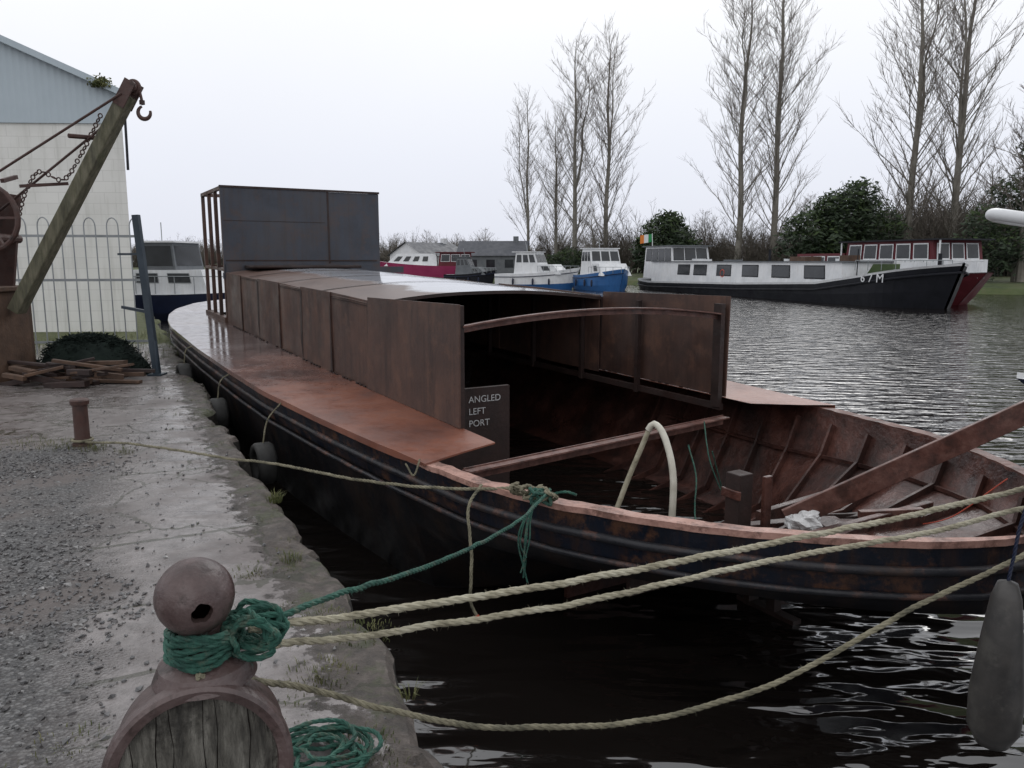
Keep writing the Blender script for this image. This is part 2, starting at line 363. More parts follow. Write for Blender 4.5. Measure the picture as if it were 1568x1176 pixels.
# ------------------------------------------------------------------ water
def water_mat():
    m, nt, p = newmat('canal_water')
    gm = N(nt, 'ShaderNodeNewGeometry'); mp = N(nt, 'ShaderNodeMapping')
    mp.inputs['Rotation'].default_value = (0, 0, .45); mp.inputs['Scale'].default_value = (.6, 1.5, 1)
    nt.links.new(gm.outputs['Position'], mp.inputs[0]); v = mp.outputs[0]
    sx = N(nt, 'ShaderNodeSeparateXYZ'); nt.links.new(gm.outputs['Position'], sx.inputs[0])
    def nz(sc, det, dis):
        n = N(nt, 'ShaderNodeTexNoise'); n.inputs['Scale'].default_value = sc; n.inputs['Detail'].default_value = det; n.inputs['Roughness'].default_value = .45
        n.inputs['Distortion'].default_value = dis; nt.links.new(v, n.inputs['Vector']); return n.outputs['Fac']
    a = nz(1.5, 1.5, .7); b = nz(4.2, 2, .3); c = nz(.3, 2, 0); d = nz(2.6, 3, .2)
    near = math_n(nt, 'MULTIPLY', math_n(nt, 'ADD', a, math_n(nt, 'MULTIPLY', b, .18)), maprange(nt, c, .3, .7, .8, 1.2))
    # calmer in the lee between the hull and the quay wall
    near = math_n(nt, 'MULTIPLY', near, maprange(nt, sx.outputs['X'], .4, 1.6, .35, 1.45))
    farh = math_n(nt, 'MULTIPLY', math_n(nt, 'ADD', d, math_n(nt, 'MULTIPLY', b, .4)), .32)
    t = maprange(nt, sx.outputs['Y'], 6.5, 11)
    h = math_n(nt, 'ADD', math_n(nt, 'MULTIPLY', near, math_n(nt, 'SUBTRACT', 1, t)), math_n(nt, 'MULTIPLY', farh, t))
    bp = N(nt, 'ShaderNodeBump'); bp.inputs['Strength'].default_value = 1.; bp.inputs['Distance'].default_value = .25
    nt.links.new(h, bp.inputs['Height'])
    p.inputs['Base Color'].default_value = (.010, .008, .007, 1); p.inputs['Roughness'].default_value = .06
    p.inputs['IOR'].default_value = 2.1
    nt.links.new(bp.outputs[0], p.inputs['Normal']); return m
w = MB(); w.face([(-2500, -600, 0), (2500, -600, 0), (2500, 600, 0), (-2500, 600, 0)])
w.build('water', [water_mat()])

# ------------------------------------------------------------------ gravel and grass
gv = MB()
def stone(c, s):
    a = Vector((rnd.gauss(0, 1), rnd.gauss(0, 1), rnd.gauss(0, 1))).normalized()*s*rnd.uniform(.7, 1.3)
    b = a.orthogonal().normalized()*s*rnd.uniform(.6, 1); d = a.cross(b).normalized()*s*rnd.uniform(.5, .9)
    P = [c+a, c+b, c-a, c-b, c+d, c-d]; i0 = len(gv.v); gv.v += [tuple((p.x, p.y, .8+(p.z-.8)*.75+.001)) for p in P]; mm = rnd.choice((0, 0, 1, 2, 2))
    for f in ((0, 1, 4), (1, 2, 4), (2, 3, 4), (3, 0, 4), (1, 0, 5), (2, 1, 5), (3, 2, 5), (0, 3, 5)):
        gv.f.append(tuple(i0+k for k in f)); gv.m.append(mm)
for i in range(34000):
    q = -1.6+7.4*rnd.random(); e = .7+4.2*rnd.random()**.9
    if e < 1.05+.35*noise.noise((q*1.5, e*1.5, 9)):
        if rnd.random() > .12: continue
    if noise.noise((q*.9, e*1.1, 2)) < -.18 and rnd.random() > .3: continue
    stone(quay_pt(q, e, .803), .006+.016*rnd.random()**2.2)
for i in range(700):
    q = rnd.uniform(-.6, 9); stone(quay_pt(q, rnd.uniform(.12, 1.2), .803), .004+.014*rnd.random()**3)
gv.build('gravel', [stone_a, stone_b, stone_c])
gr = MB()
def tuft(x, y, z, n, h, spread):
    for _ in range(n):
        a = rnd.random()*6.283; r = spread*rnd.random()**.7
        b = Vector((x+r*math.cos(a), y+r*math.sin(a), z)); hh = h*rnd.uniform(.4, 1.1)
        d = Vector((math.cos(a+rnd.uniform(-1, 1)), math.sin(a+rnd.uniform(-1, 1)), 0))*hh*rnd.uniform(.2, .9)
        wd = Vector((-d.y, d.x, 0)).normalized()*rnd.uniform(.0012, .0025)
        m = b+d*.35+Vector((0, 0, hh*.65)); t = b+d+Vector((0, 0, hh*rnd.uniform(.6, 1)))
        gr.face([b-wd, b+wd, m+wd*.8, m-wd*.8]); gr.face([m-wd*.8, m+wd*.8, t])
for (x, y, n, h, s) in ((-1.60, 5.1, 110, .09, .05), (-1.2, 4.05, 70, .06, .06), (-.75, 2.85, 220, .035, .14), (-3.95, 6.7, 160, .06, .25), (-3.6, 6.6, 120, .06, .13), (-1.48, 2.41, 60, .035, .12),
                        (-.38, 2.7, 30, .07, .03), (-.64, 3.2, 160, .03, .14), (-.8, 2.6, 90, .03, .1), (-4.3, 6.75, 120, .05, .3), (-1.7, 2.2, 50, .03, .15), (-.85, 3.35, 80, .04, .1), (-3.3, 6.5, 60, .05, .1), (-.5, 2.4, 160, .03, .12), (-1.35, 3.9, 90, .03, .12)):
    tuft(x, y, .795, n, h, s)
for i in range(110):
    q = rnd.uniform(-.5, 16); e = abs(rnd.gauss(0, .16))+.08
    p = quay_pt(q, e, .79); tuft(p.x, p.y, p.z, rnd.randint(4, 16), rnd.uniform(.015, .045), .05)
for i in range(260):
    x = rnd.uniform(-9.5, -5.6); y = rnd.uniform(12.3, 17.5); tuft(x, y, .8, 14, .16, .2)
gr.build('grass', [grass_m])

# ------------------------------------------------------------------ main vessel
C = Vector((-.38, 6.07, 0)); ang = math.atan2(-.86, .51)
boat = empty('steel_barge_hull', C, ang)
CW = 1.415
btab = [(-14, .02), (-13.9, .5), (-13.5, 1.0), (-13, 1.38), (-12, 1.85), (-11, 2.12), (-10, 2.27), (-9, 2.35), (-6, 2.4), (-2.5, 2.36), (-1, 2.25), (.0, 2.15), (.6, 2.07), (1.2, 1.98), (1.85, 1.8), (2.3, 1.58), (2.66, 1.35), (2.95, 1.12), (3.15, .92), (3.35, .68), (3.5, .42), (3.58, .2), (3.6, .02)]
stab = [(-14, 1.5), (-9, 1.27), (-4, 1.12), (0, 1.05), (1.2, 1.03), (2.5, 1.05), (3.6, 1.08)]
B = lambda s: interp(btab, s); Zs = lambda s: interp(stab, s)
def kf(s): return max(0., min(1., (s-.3)/2.4))
def outer(s):
    b = B(s); z = Zs(s); k = kf(s); kk = max(0, min(1, (-11-s)/3))
    z3 = -.05+.74*k; z4 = -.6+1.32*min(1, k*1.35); kn = .55+.18*k
    return [(b, z), (b*.995, z-.12), (b*.98, z-.26), (b*.95, kn-.02), (b*.9*(1-k)**1.3*(1-.5*kk)+.001, z3), (0.001, z4)]
def inner(s):
    b = B(s); z = Zs(s); k = kf(s)
    z4 = -.35+1.14*min(1, k*1.2)
    return [(max(.0, b-.10), z), (max(0, b-.13), z-.12), (max(0, b*.93-.12), .6+.17*k), (max(0, b*.78*(1-.45*k)-.1), .05+.71*k), (0, z4)]
ss = []
x = -14.
while x < 3.61:
    ss.append(x); x += (.1 if x < -13 or x > 2.4 else .25)
ss = [min(a, 3.6) for a in ss]+[3.6]
h = MB()
for sg in (-1, 1):
    R_ = [[(s, CW+sg*(a+.012*noise.noise((s*2.2, z*2, sg))), z) for a, z in outer(s)] for s in ss]
    h.grid([r[:3] for r in R_], 1); h.grid([r[2:] for r in R_], 0)
h.build('hull_shell', [hull_black, hull_navy], boat, True)
h = MB()
for sg in (-1, 1):
    h.grid([[(s, CW+sg*a, z) for a, z in inner(s)] for s in ss if s > -9], 0)
h.build('hull_lining', [rust_in], boat, True)
h = MB()
sr = []; x = .3
while x < 3.6: sr.append(x); x += .06
sr.append(3.6)
for sg in (-1, 1):
    rows = []
    for s in sr:
        b = B(s)+.012+.006*noise.noise((s*8, sg, 5)); z = Zs(s)+.012+.01*noise.noise((s*6, sg, 0)); i = max(0, b-.11+.02*noise.noise((s*7, sg, 3)))
        rows.append([(s, CW+sg*b, z-.035), (s, CW+sg*b, z), (s, CW+sg*i, z+.006*noise.noise((s*9, 2, 0))), (s, CW+sg*i, z-.04)])
    h.grid(rows, 0 if sg < 0 else 1)
h.build('gunwale_rim', [rim_pink, rim_dark], boat)
h = MB()
for sg in (-1, 1):
    for dz, rr in ((-.14, .026), (-.27, .018)):
        h.tube([(s, CW+sg*(outer(s)[1][0]+.008), Zs(s)+dz+.006*noise.noise((s*3, dz*9, 0))) for s in ss], rr, 8)
h.build('rubbing_strake', [strake_m], boat, True)
h = MB(); sd = [s for s in ss if s < .42]
for sg in (-1, 1):
    rows = []
    for s in sd:
        b = B(s)+.03; i = min(b-.01, CW); z = Zs(s)+.03
        if s < -10.95: i = 0
        rows.append([(s, CW+sg*b, z-.05), (s, CW+sg*b, z+.004*noise.noise((s*3, 1, 1))), (s, CW+sg*(b*.5+i*.5), z+.006+.008*noise.noise((s*1.5, 1, 9))), (s, CW+sg*i, z+.012)])
    z = Zs(.6)+.03
    if sg < 0:
        rows.append([(.72, CW-2.08, z-.03), (.72, CW-2.08, z-.012), (.62, CW-1.75, z+.006), (.5, CW-1.415, z+.012)])
    else:
        rows.append([(.75, CW+2.1, z-.05), (.75, CW+2.1, z), (.6, CW+1.8, z+.006), (.2, CW+1.415, z+.012)])
    h.grid(rows, 0)
h.face([(.72, CW-2.08, z-.012), (.62, CW-1.75, z+.006), (.5, CW-1.415, z+.012), (.5, CW-1.415, z+.0), (.62, CW-1.75, z-.006), (.72, CW-2.08, z-.026)], 0)
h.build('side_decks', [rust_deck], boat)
ztop = lambda s: interp([(-9.05, 2.2), (-2, 2.03), (0, 2.07)], s)
h = MB(); cuts = [-9.05, -7.9, -6.7, -5.5, -4.4, -3.25, -2.02]
for w0 in (0, 2.83):
    out_ = -1 if w0 == 0 else 1
    for i, (a, b) in enumerate(zip(cuts, cuts[1:])):
        o = out_*(.004 if i % 2 else .018); t = .012
        yA, yB = sorted((w0+o, w0+o-out_*t))
        za, zb = ztop(a), ztop(b)
        P = [(a-.015, Zs(a)+.02), (b+.015, Zs(b)+.02), (b+.015, zb-(.02 if i % 2 else 0)), (a-.015, za)]
        h.grid([[(s, yA, z) for s, z in P], [(s, yB, z) for s, z in P]], 0, True)
        h.face([(s, yA, z) for s, z in P], 0); h.face([(s, yB, z) for s, z in P[::-1]], 0)
        yo = w0+out_*.022
        h.face([(b-.06, yo, Zs(b)+.25), (b+.01, yo, Zs(b)+.04), (b+.05, yo, zb-.05), (b-.03, yo, zb-.02)] if i % 2 else [(b-.03, yo, Zs(b)+.05), (b+.035, yo, Zs(b)+.05), (b+.02, yo, zb-.25), (b-.0, yo, zb-.1)], 1)  # dark tapered strip painted in for the shaded gap between plates
    yA, yB = sorted((w0+out_*.04, w0+out_*.026))
    P = [(-2.05, Zs(-2)+.045), (0, Zs(0)+.045), (0.01, 2.07), (-1.98, 2.05)]
    h.grid([[(s, yA, z) for s, z in P], [(s, yB, z) for s, z in P]], 0, True)
    h.face([(s, yA, z) for s, z in P], 0); h.face([(s, yB, z) for s, z in P[::-1]], 0)
    s = -8.9
    while s < -.05:
        if rnd.random() < .6: h.beam((s, w0+out_*.03, Zs(s)+.05), (s+.06, w0+out_*.03, Zs(s)+.05), .015, .015, 1)
        s += .11
    yi = w0-out_*.04
    for s in (-8, -6.9, -5.7, -4.6, -3.4, -2.3, -1.25):
        h.beam((s, yi, Zs(s)-.1), (s, yi, 1.98), .05, .05, 1)
    h.beam((-9, w0-out_*.02, 1.12), (0, w0-out_*.02, 1.0), .05, .06, 1)
h.box(-.07, -.01, -.03, .015, 1.05, 2.06, 1); h.box(-.1, .0, 2.76, 2.812, 1.0, 2.0, 1)
h.box(-9.06, -8.99, .02, 2.81, .0, 2.2, 1)
h.build('cabin_sides', [rust, rust_dark], boat)
h = MB(); rows = []
rs = [-9.05+i*(7.05/28) for i in range(29)]
def roofz(s, w): return interp([(-9.05, 2.2), (-2, 1.99)], s)+.10*(1-((w-CW)/1.43)**2)+.008*noise.noise((s*1.3, w*1.3, 0))
rows = [[(s, -.02+2.87*j/14, roofz(s, -.02+2.87*j/14)) for j in range(15)] for s in rs]
h.grid(rows, 0); h.grid([[(a, b, c-.03) for a, b, c in r] for r in rows], 1)
h.grid([rows[-1], [(a, b, c-.035) for a, b, c in rows[-1]]], 1)
for s in (-7.4, -5.6, -3.8):
    h.grid([[(s, .02+2.79*j/14, roofz(s, .02+2.79*j/14)+.006) for j in range(15)], [(s+.05, .02+2.79*j/14, roofz(s+.05, .02+2.79*j/14)+.006) for j in range(15)]], 1)
h.box(-9.0, -8.3, .3, 2.2, 2.28, 2.33, 1)
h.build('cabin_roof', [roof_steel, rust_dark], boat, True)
h = MB()
rows = []
for j in range(17):
    w_ = .0+2.8*j/16; z = 1.90+.10*(1-((w_-CW)/1.43)**2); s0 = -.06
    rows.append([(s0, w_, z), (s0+.06, w_, z), (s0+.06, w_, z-.012), (s0+.012, w_, z-.014), (s0+.012, w_, z-.06), (s0, w_, z-.06)])
h.grid(rows, 0, True)
for s0 in (-3.5, -5, -6.5):
    rows = []
    for j in range(13):
        w_ = .02+2.78*j/12; z = roofz(s0, w_)-.04
        rows.append([(s0, w_, z), (s0+.05, w_, z), (s0+.05, w_, z-.05), (s0, w_, z-.05)])
    h.grid(rows, 1, True)
h.build('roof_beams', [rim_dark, rust_dark], boat)
h = MB()
h.box(-9.10, -9.075, -.03, 1.86, 2.16, 3.68, 0); h.box(-9.11, -9.085, 1.865, 2.86, 2.16, 3.66, 0)
h.box(-9.12, -9.05, -.05, 2.88, 2.10, 2.2, 0); h.box(-9.05, -9.02, .0, 2.83, 2.2, 2.36, 0)
h.box(-9.0, -8.97, .5, 3.3, 2.18, 2.30, 0)
h.box(-9.13, -9.06, -.04, 2.87, 3.665, 3.70, 1)
h.box(-9.0745, -9.070, 1.845, 1.88, 2.2, 3.66, 1); h.box(-9.0745, -9.071, 0, 2.8, 2.40, 2.425, 1); h.box(-9.0745, -9.071, 0, 1.8, 3.10, 3.108, 1)
h.build('wheelhouse_front', [steel_blue, rust_dark], boat)
h = MB()
for w0 in (0, 2.81):
    for i, s in enumerate((-9.13, -9.7, -10.3, -10.95)):
        h.beam((s, w0, Zs(s)), (s, w0, 3.68), .06, .06, 0)
    h.beam((-9.1, w0, 3.66), (-11, w0, 3.66), .06, .06, 0); h.beam((-9.1, w0, 2.25), (-11, w0, 2.3), .05, .05, 0)
    h.beam((-9.1, w0, Zs(-10)+.05), (-11, w0, Zs(-10)+.09), .12, .1, 0)
h.beam((-10.95, 0, 3.66), (-10.95, 2.8, 3.66), .06, .06, 0); h.beam((-10.95, 0, 2.3), (-10.95, 2.8, 2.3), .06, .06, 0)
h.build('wheelhouse_frame', [rust], boat)
h = MB()
for sg in (-1, 1):
    s = -1.6
    while s < 3.2:
        pr = inner(s)[1:]
        pts = [Vector((s, CW+sg*(a-.03), z+.02)) for a, z in pr]
        for a, b in zip(pts, pts[1:]): h.beam(a, b, .022, .07, 0, up=(0, -sg, .4))
        s += .42
    h.tube([(s, CW+sg*(inner(s)[2][0]-.04), inner(s)[2][1]+.02) for s in ss if -1.5 < s < 3.3], .02, 4, 0)
for s in (.3, 1.0, 1.7): h.beam((s, .3, -.22+.4*max(0, s-.3)), (s, 2.5, -.22+.4*max(0, s-.3)), .04, .12, 0)
h.build('ribs', [rust_in], boat)
h = MB()
h.beam((.85, -.42, 1.0), (.25, 2.62, .96), .09, .012, 0); h.beam((.81, -.42, .97), (.21, 2.62, .93), .012, .09, 0)
h.build('cross_beam', [rim_dark], boat)
h = MB()
h.box(1.90, 2.02, .92, 1.04, .3, 1.06, 0); h.box(2.02, 2.05, 1.12, 1.19, .3, 1.03, 1); h.box(1.88, 2.04, .90, .918, .9, .96, 1)
h.beam((1.7, .5, .62), (2.2, 1.9, .65), .08, .1, 1)
h.beam((2.2, 1.5, .74), (3.0, 1.0, .84), .18, .02, 1); h.beam((1.5, 1.7, .5), (1.5, 2.7, .55), .06, .1, 1); h.beam((2.5, .55, .78), (2.5, 2.2, .78), .05, .08, 1)
o = h.build('mooring_posts', [rust_dark, rust_in], boat); bevel(o, .006)
h = MB()
h.beam((1.95, 1.38, -.8), (1.95, 1.38, .6), .07, .07, 0); h.beam((1.75, 1.38, -.8), (1.75, 1.38, .4), .05, .10, 0); h.box(1.65, 2.15, 1.34, 1.42, -.09, .03, 0)
h.build('rudder_post', [rust_dark], boat)
h = MB(); A = Vector((1.72, 4.72, .80)); Bq = Vector((3.75, 4.55, 1.86))
h.beam(A, Bq, .03, .14, 0, up=(0, 0, 1)); h.beam(A+Vector((.5, .1, 0)), A+Vector((.9, .1, .02)), .05, .05, 0)
o = h.build('steel_brace_bar', [rim_dark]); bevel(o, .004)
# chalked words on the plate standing inside the hold
for t, z in (('ANGLED', 1.14), ('LEFT', 1.03), ('PORT', .92)):
    cu = bpy.data.curves.new('text', 'FONT'); cu.body = t; cu.size = .085; cu.extrude = .001
    o = bpy.data.objects.new('chalk_lettering', cu); COL.objects.link(o); o.parent = boat
    o.data.materials.append(wtext); o.location = (-.745, .43, z); o.rotation_euler = (math.pi/2, 0, math.pi/2)
h = MB(); h.box(-.80, -.75, .02, .86, .3, 1.27, 0); h.build('bulkhead_plate', [rust_dark], boat)
for i, (s, w_, z, R_) in enumerate(((-1.95, -1.12, .52, .2), (-4.1, -1.13, .62, .2), (-6.6, -1.13, .75, .2))):
    t = MB(); t.lathe((s, w_, z), [(R_*.55, -.03), (R_*.6, -.075), (R_*.9, -.09), (R_, -.06), (R_, .06), (R_*.9, .09), (R_*.6, .075), (R_*.55, .03), (R_*.85, 0.02), (R_*.85, -.02), (R_*.55, -.03)], 28, 0, (0, 1, 0))
    t.rope([(s, w_, z+R_*.9), (s, w_+.05, z+.4), (s, -.93, Zs(s))], .008, 1)
    t.build('tyre_fender', [tyre_m, rope_old], boat, True)
t = MB(); t.tube(catmull([(.98, 5.52, 1.2), (1.02, 5.5, 1.25), (1.08, 5.42, 1.17), (1.12, 5.28, .92), (1.10, 5.2, .5)], .03), .024, 12, 0)
t.tube(catmull([(.72, 5.42, .55), (.84, 5.5, .84), (.93, 5.52, 1.06), (.98, 5.52, 1.19)], .03), .019, 12, 1)
t.build('hose', [hose_w, rope_m], smooth=True)
t = MB(); c0 = Vector((1.82, 4.68, .80)); rows = []
for i in range(19):
    th = math.pi*i/18; row = []
    for j in range(32):
        ph = 2*math.pi*j/32; d = Vector((math.sin(th)*math.cos(ph), math.sin(th)*math.sin(ph), math.cos(th)))
        r = 1+.4*noise.noise(d*1.8)+.30*abs(noise.noise(d*4.5)); row.append(c0+Vector((d.x*.10*r, d.y*.08*r, d.z*.065*r)))
    rows.append(row)
t.grid(rows, 0, True); t.build('plastic_bag', [bag_m])
t = MB()
t.rope([(1.36, 5.9, 1.0), (1.38, 5.7, .8), (1.33, 5.5, .62), (1.3, 5.3, .55)], .006, 0); t.rope([(1.7, 6.8, 1.0), (1.66, 6.4, .75), (1.75, 6.3, .5), (1.6, 6.1, .9)], .006, 0)
t.rope([(3.0, 4.6, 1.1), (2.75, 4.75, .8), (2.5, 4.9, .7)], .004, 1)
t.build('twine', [rope_g, orange_m])

# ------------------------------------------------------------------ foreground bollard
bo = empty('mooring_bollard', (-.71, 1.66, .8))
def bl(p): return (p[0]+.71, p[1]-1.66, p[2]-.8)
ax = Vector((.34, -.93, .12)).normalized(); dc = Vector((-.685, 1.565, 1.285))
t = MB(); cl = Vector(bl(dc))
t.lathe(cl, [(.165, -.02), (.168, .0), (.188, .008), (.197, .003), (.2, -.006), (.2, -.035), (.193, -.04), (.188, -.045), (.188, -.17), (.15, -.20), (0.001, -.20)], 64, 0, ax)
t.box(-.12, .14, -.02, .2, 0, .36, 0)
t.lathe((0.0, .03, 0), [(.115, .655), (.10, .69), (.07, .70), (.055, .72), (.05, .80)], 32, 0)
o = t.build('drum_casting', [bollard_m], bo, True); md = o.modifiers.new('es', 'EDGE_SPLIT'); md.split_angle = math.radians(40)
t = MB()
a_ = ax.orthogonal().normalized(); up_ = (Vector((0, 0, 1))-ax*ax.z).normalized(); rt_ = up_.cross(ax)
# one timber end, checked by uneven drying cracks
xs = [-.166, -.135, -.082, -.055, .012, .040, .105, .166]
for i, (x0, x1) in enumerate(zip(xs, xs[1:])):
    off = -.018+.006*noise.noise((i*3.3, 0, 0)); n_ = 6; m_ = 10; cols = []
    for k in range(n_+1):
        f = k/n_; col_ = []
        for r_ in range(m_+1):
            v_ = -1+2*r_/m_; wob = .010*noise.noise((i*2.1, v_*1.5, 0)) if k == 0 and i > 0 else .010*noise.noise(((i+1)*2.1, v_*1.5, 0)) if k == n_ and i < len(xs)-2 else 0
            g_ = (.0005+.0025*abs(noise.noise((i*4.4, v_*2, 3))))*(1 if k == 0 else -1 if k == n_ else 0)
            xx = x0+(x1-x0)*f+wob+g_; hh = math.sqrt(max(0, .166**2-xx*xx)); col_.append(cl+rt_*xx+up_*hh*v_+ax*(off+.003*noise.noise((xx*30, v_*3, 5))))
        cols.append(col_)
    t.grid(cols, 0)
t.lathe(cl, [(.166, -.03), (.001, -.03)], 30, 1, ax)
t.build('timber_face', [woodface, rust_dark], bo)
t = MB(); c0 = Vector((0, 0, .86)); hd = Vector((.50, -.80, -.10)).normalized(); rB = .085
a1 = hd.orthogonal().normalized(); b1 = hd.cross(a1); rows = []; rin = []
for i in range(41):
    row = []; ri = []
    for j in range(64):
        ph = 2*math.pi*j/64; hole = .27*(1+.25*noise.noise((math.cos(ph)*1.6, math.sin(ph)*1.6, 4)))
        th = hole+(math.pi-hole)*i/40; d = hd*math.cos(th)+(a1*math.cos(ph)+b1*math.sin(ph))*math.sin(th)
        row.append(c0+d*rB*(1+.008*noise.noise(d*6))); ri.append(c0+d*(rB-.013))
    rows.append(row); rin.append(ri)
t.grid(rows, 0, True); t.grid(rin, 1, True); t.grid([rows[0], rin[0]], 1, True)
t.build('ball_head', [bollard_m, rust_dark], bo, True)
t = MB(); cx, cy = -.71, 1.68
hel = []
for i in range(90):
    a = i*.42; hel.append((cx+.070*math.cos(a)*(1+.07*math.sin(i*1.7)), cy+.070*math.sin(a)*(1+.07*math.sin(i*2.3)), 1.505+.075*i/90+.006*math.sin(i*.9)))
t.rope(hel, .0085, 0)
kn = []
for i in range(60):
    kn.append((-.595+.052*math.cos(i*.9)+.02*math.sin(i*2.1), 1.70+.04*math.sin(i*.7), 1.56+.040*math.sin(i*.9)*(1+.3*math.sin(i))))
t.rope(kn, .008, 0); t.fuzz(kn, .02, 160); t.fuzz(hel, .012, 160)
t.build('rope_wrapping', [rope_g])
t = MB(); P_ = [(-.58, 1.72, 1.56), (-.50, 2.0, 1.50), (-.25, 2.9, 1.26), (0.02, 3.7, 1.13), (.17, 4.15, 1.12), (.20, 4.25, 1.11)]; t.rope(P_, .0095, 0); t.fuzz(P_, .009, 200)
t.build('green_mooring_line', [rope_g])
t = MB()
for P_, r_ in (([(-.62, 1.74, 1.54), (-.325, 2.0, 1.468), (.229, 2.25, 1.452), (.924, 2.55, 1.462), (1.5, 2.75, 1.495), (1.958, 2.9, 1.54), (2.6, 3.1, 1.62)], .0115),
               ([(-.66, 1.72, 1.50), (-.326, 2.0, 1.404), (.225, 2.2, 1.405), (.898, 2.47, 1.43), (1.4, 2.6, 1.465), (1.865, 2.75, 1.51), (2.6, 2.95, 1.6)], .0102)):
    t.rope(P_, r_, 0); t.fuzz(P_, r_*.9, 500)
t.build('mooring_rope', [rope_m])
t = MB(); P_ = [(-.69, 1.60, 1.50), (-.555, 1.85, 1.333), (-.245, 2.02, 1.137), (.03, 2.12, 1.045), (.433, 2.22, 1.01), (.865, 2.32, 1.085), (1.315, 2.42, 1.28), (1.71, 2.5, 1.43), (2.2, 2.65, 1.62)]
t.rope(P_, .0092, 0); t.fuzz(P_, .009, 400)
t.build('slack_mooring_rope', [rope_old])
t = MB(); P_ = [(-3.72, 6.68, .84), (-3.3, 6.55, .86), (-2.75, 6.3, .86), (-2.25, 6.0, .87), (-1.75, 5.7, .9), (-1.1, 5.2, .93), (-.45, 4.8, .98), (.05, 4.5, 1.07), (.18, 4.35, 1.10)]
t.rope(P_, .011, 0); t.fuzz(P_, .01, 200)
t.torus((-3.78, 6.74, .85), .08, .012, m=0)
t.rope([(-.18, 4.5, 1.09), (-.25, 4.33, 1.0), (-.23, 4.25, .75), (-.235, 4.22, .5), (-.2, 4.2, .40)], .010, 0)
t.tube([(-.2, 4.2, .41), (-.18, 4.19, .375)], .013, 8, 1)
t.build('stern_line', [rope_old, orange_m])
t = MB()
kn = [(.0+.24*(i/40)+.03*math.sin(i*1.9), 4.40-.16*(i/40)+.05*math.cos(i*1.3), 1.095+.035*math.sin(i*1.1)) for i in range(40)]
t.rope(kn, .012, 1)
kn = [(.16+.06*math.cos(i*1.3), 4.27+.05*math.sin(i*1.1), 1.09+.035*math.sin(i*1.7)) for i in range(26)]
t.rope(kn, .0105, 0)
for k in range(6):
    dx = rnd.uniform(-.03, .03); t.rope([(.12, 4.2, 1.07), (.08+dx, 4.17, .98), (.06+dx*1.5, 4.15, .86), (.07-dx, 4.14, .78-.03*k)], .005, 0)
t.rope([(.2, 4.26, 1.1), (.3, 4.22, 1.13), (.36, 4.2, 1.12)], .008, 0); t.rope([(.08, 4.16, .8), (.07, 4.15, .66)], .003, 0)
t.rope([(-.62, 5.15, 1.08), (-.66, 5.1, .98), (-.72, 5.15, 1.05)], .007, 1)
t.build('rope_knot', [rope_g, rope_old])
t = MB(); pts = []
for i in range(110):
    a = i*.5; r = .10+.05*math.sin(i*.37)+.02*math.sin(i*1.3)
    pts.append((-.62+r*1.2*math.cos(a), 2.30+r*.95*math.sin(a), .825+.04*(i/110)+.012*math.sin(i*.8)))
t.rope(pts, .008, 0, 5); t.fuzz(pts, .012, 200); t.build('rope_coil', [rope_g])

t = MB(); t.lathe((-3.78, 6.74, .8), [(.085, 0), (.085, .02), (.062, .03), (.060, .36), (.075, .365), (.078, .40), (.07, .412), (.001, .414)], 24)
t.build('iron_bollard', [iron_rust], smooth=False)
t = MB(); t.beam((-5.03, 11, .8), (-5.17, 11, 3.03), .085, .085, 0); t.box(-5.13, -4.93, 10.9, 11.1, .8, .83, 0)
t.beam((-5.1, 11, 1.7), (-5.6, 11.3, 1.75), .04, .04); t.beam((-5.12, 11, 2.5), (-5.6, 11.3, 2.5), .03, .03); t.tube([(-5.0, 10.95, 1.3), (-4.98, 10.9, .85)], .02, 6)
t.build('blue_gate_post', [bluepost_m])

# fence
t = MB(); fx0, fy0, fx1, fy1 = -9.6, 12.4, -6.0, 12.9
fz = .9; n = 21
fp = lambda k, z: Vector((fx0+(fx1-fx0)*k, fy0+(fy1-fy0)*k, z))
for i in range(n+1):
    k = i/n; t.tube([fp(k, fz), fp(k, 2.95)], .010, 6, 0)
    if i < n and i % 2 == 0:
        k2 = (i+1)/n
        t.tube([fp(k+(k2-k)*(1-math.cos(a))/2, 2.95+.14*math.sin(a)) for a in [math.pi*j/8 for j in range(9)]], .010, 6, 0)
for z in (1.1, 2.1, 2.8): t.beam(fp(0, z), fp(1, z), .012, .04, 0)
t.build('bow_top_fence', [galv])

# building (its plan is a parallelogram: the flank runs parallel to the quay)
bd = empty('white_warehouse', (-8.62, 18, .8), math.radians(3))
W_ = 14; H_ = 5.2; RZ = 3.1
def shear(t): t.v = [(x-.60*y, y, z) for x, y, z in t.v]; return t
t = MB(); t.box(-W_, 0, 0, 16, 0, 4.6, 0); shear(t).build('walls', [wallm], bd)
t = MB()
def gable(y, z0=4.6): return [(-W_-.05, y, z0), (.05, y, z0), (.05, y, H_), (-W_/2, y, H_+RZ), (-W_-.05, y, H_)]
t.face(gable(-.04)); t.face(gable(16.04)[::-1]); t.grid([[(.05, -.04, 4.6), (.05, 16.04, 4.6)], [(.05, -.04, H_), (.05, 16.04, H_)]]); t.grid([[(-W_-.05, -.04, 4.6), (-W_-.05, 16.04, 4.6)], [(-W_-.05, -.04, H_), (-W_-.05, 16.04, H_)]])
t.face([(-W_-.05, -.04, 4.6), (.05, -.04, 4.6), (.05, 0.0, 4.6), (-W_-.05, 0, 4.6)])
shear(t).build('gable_cladding', [corr], bd)
t = MB()
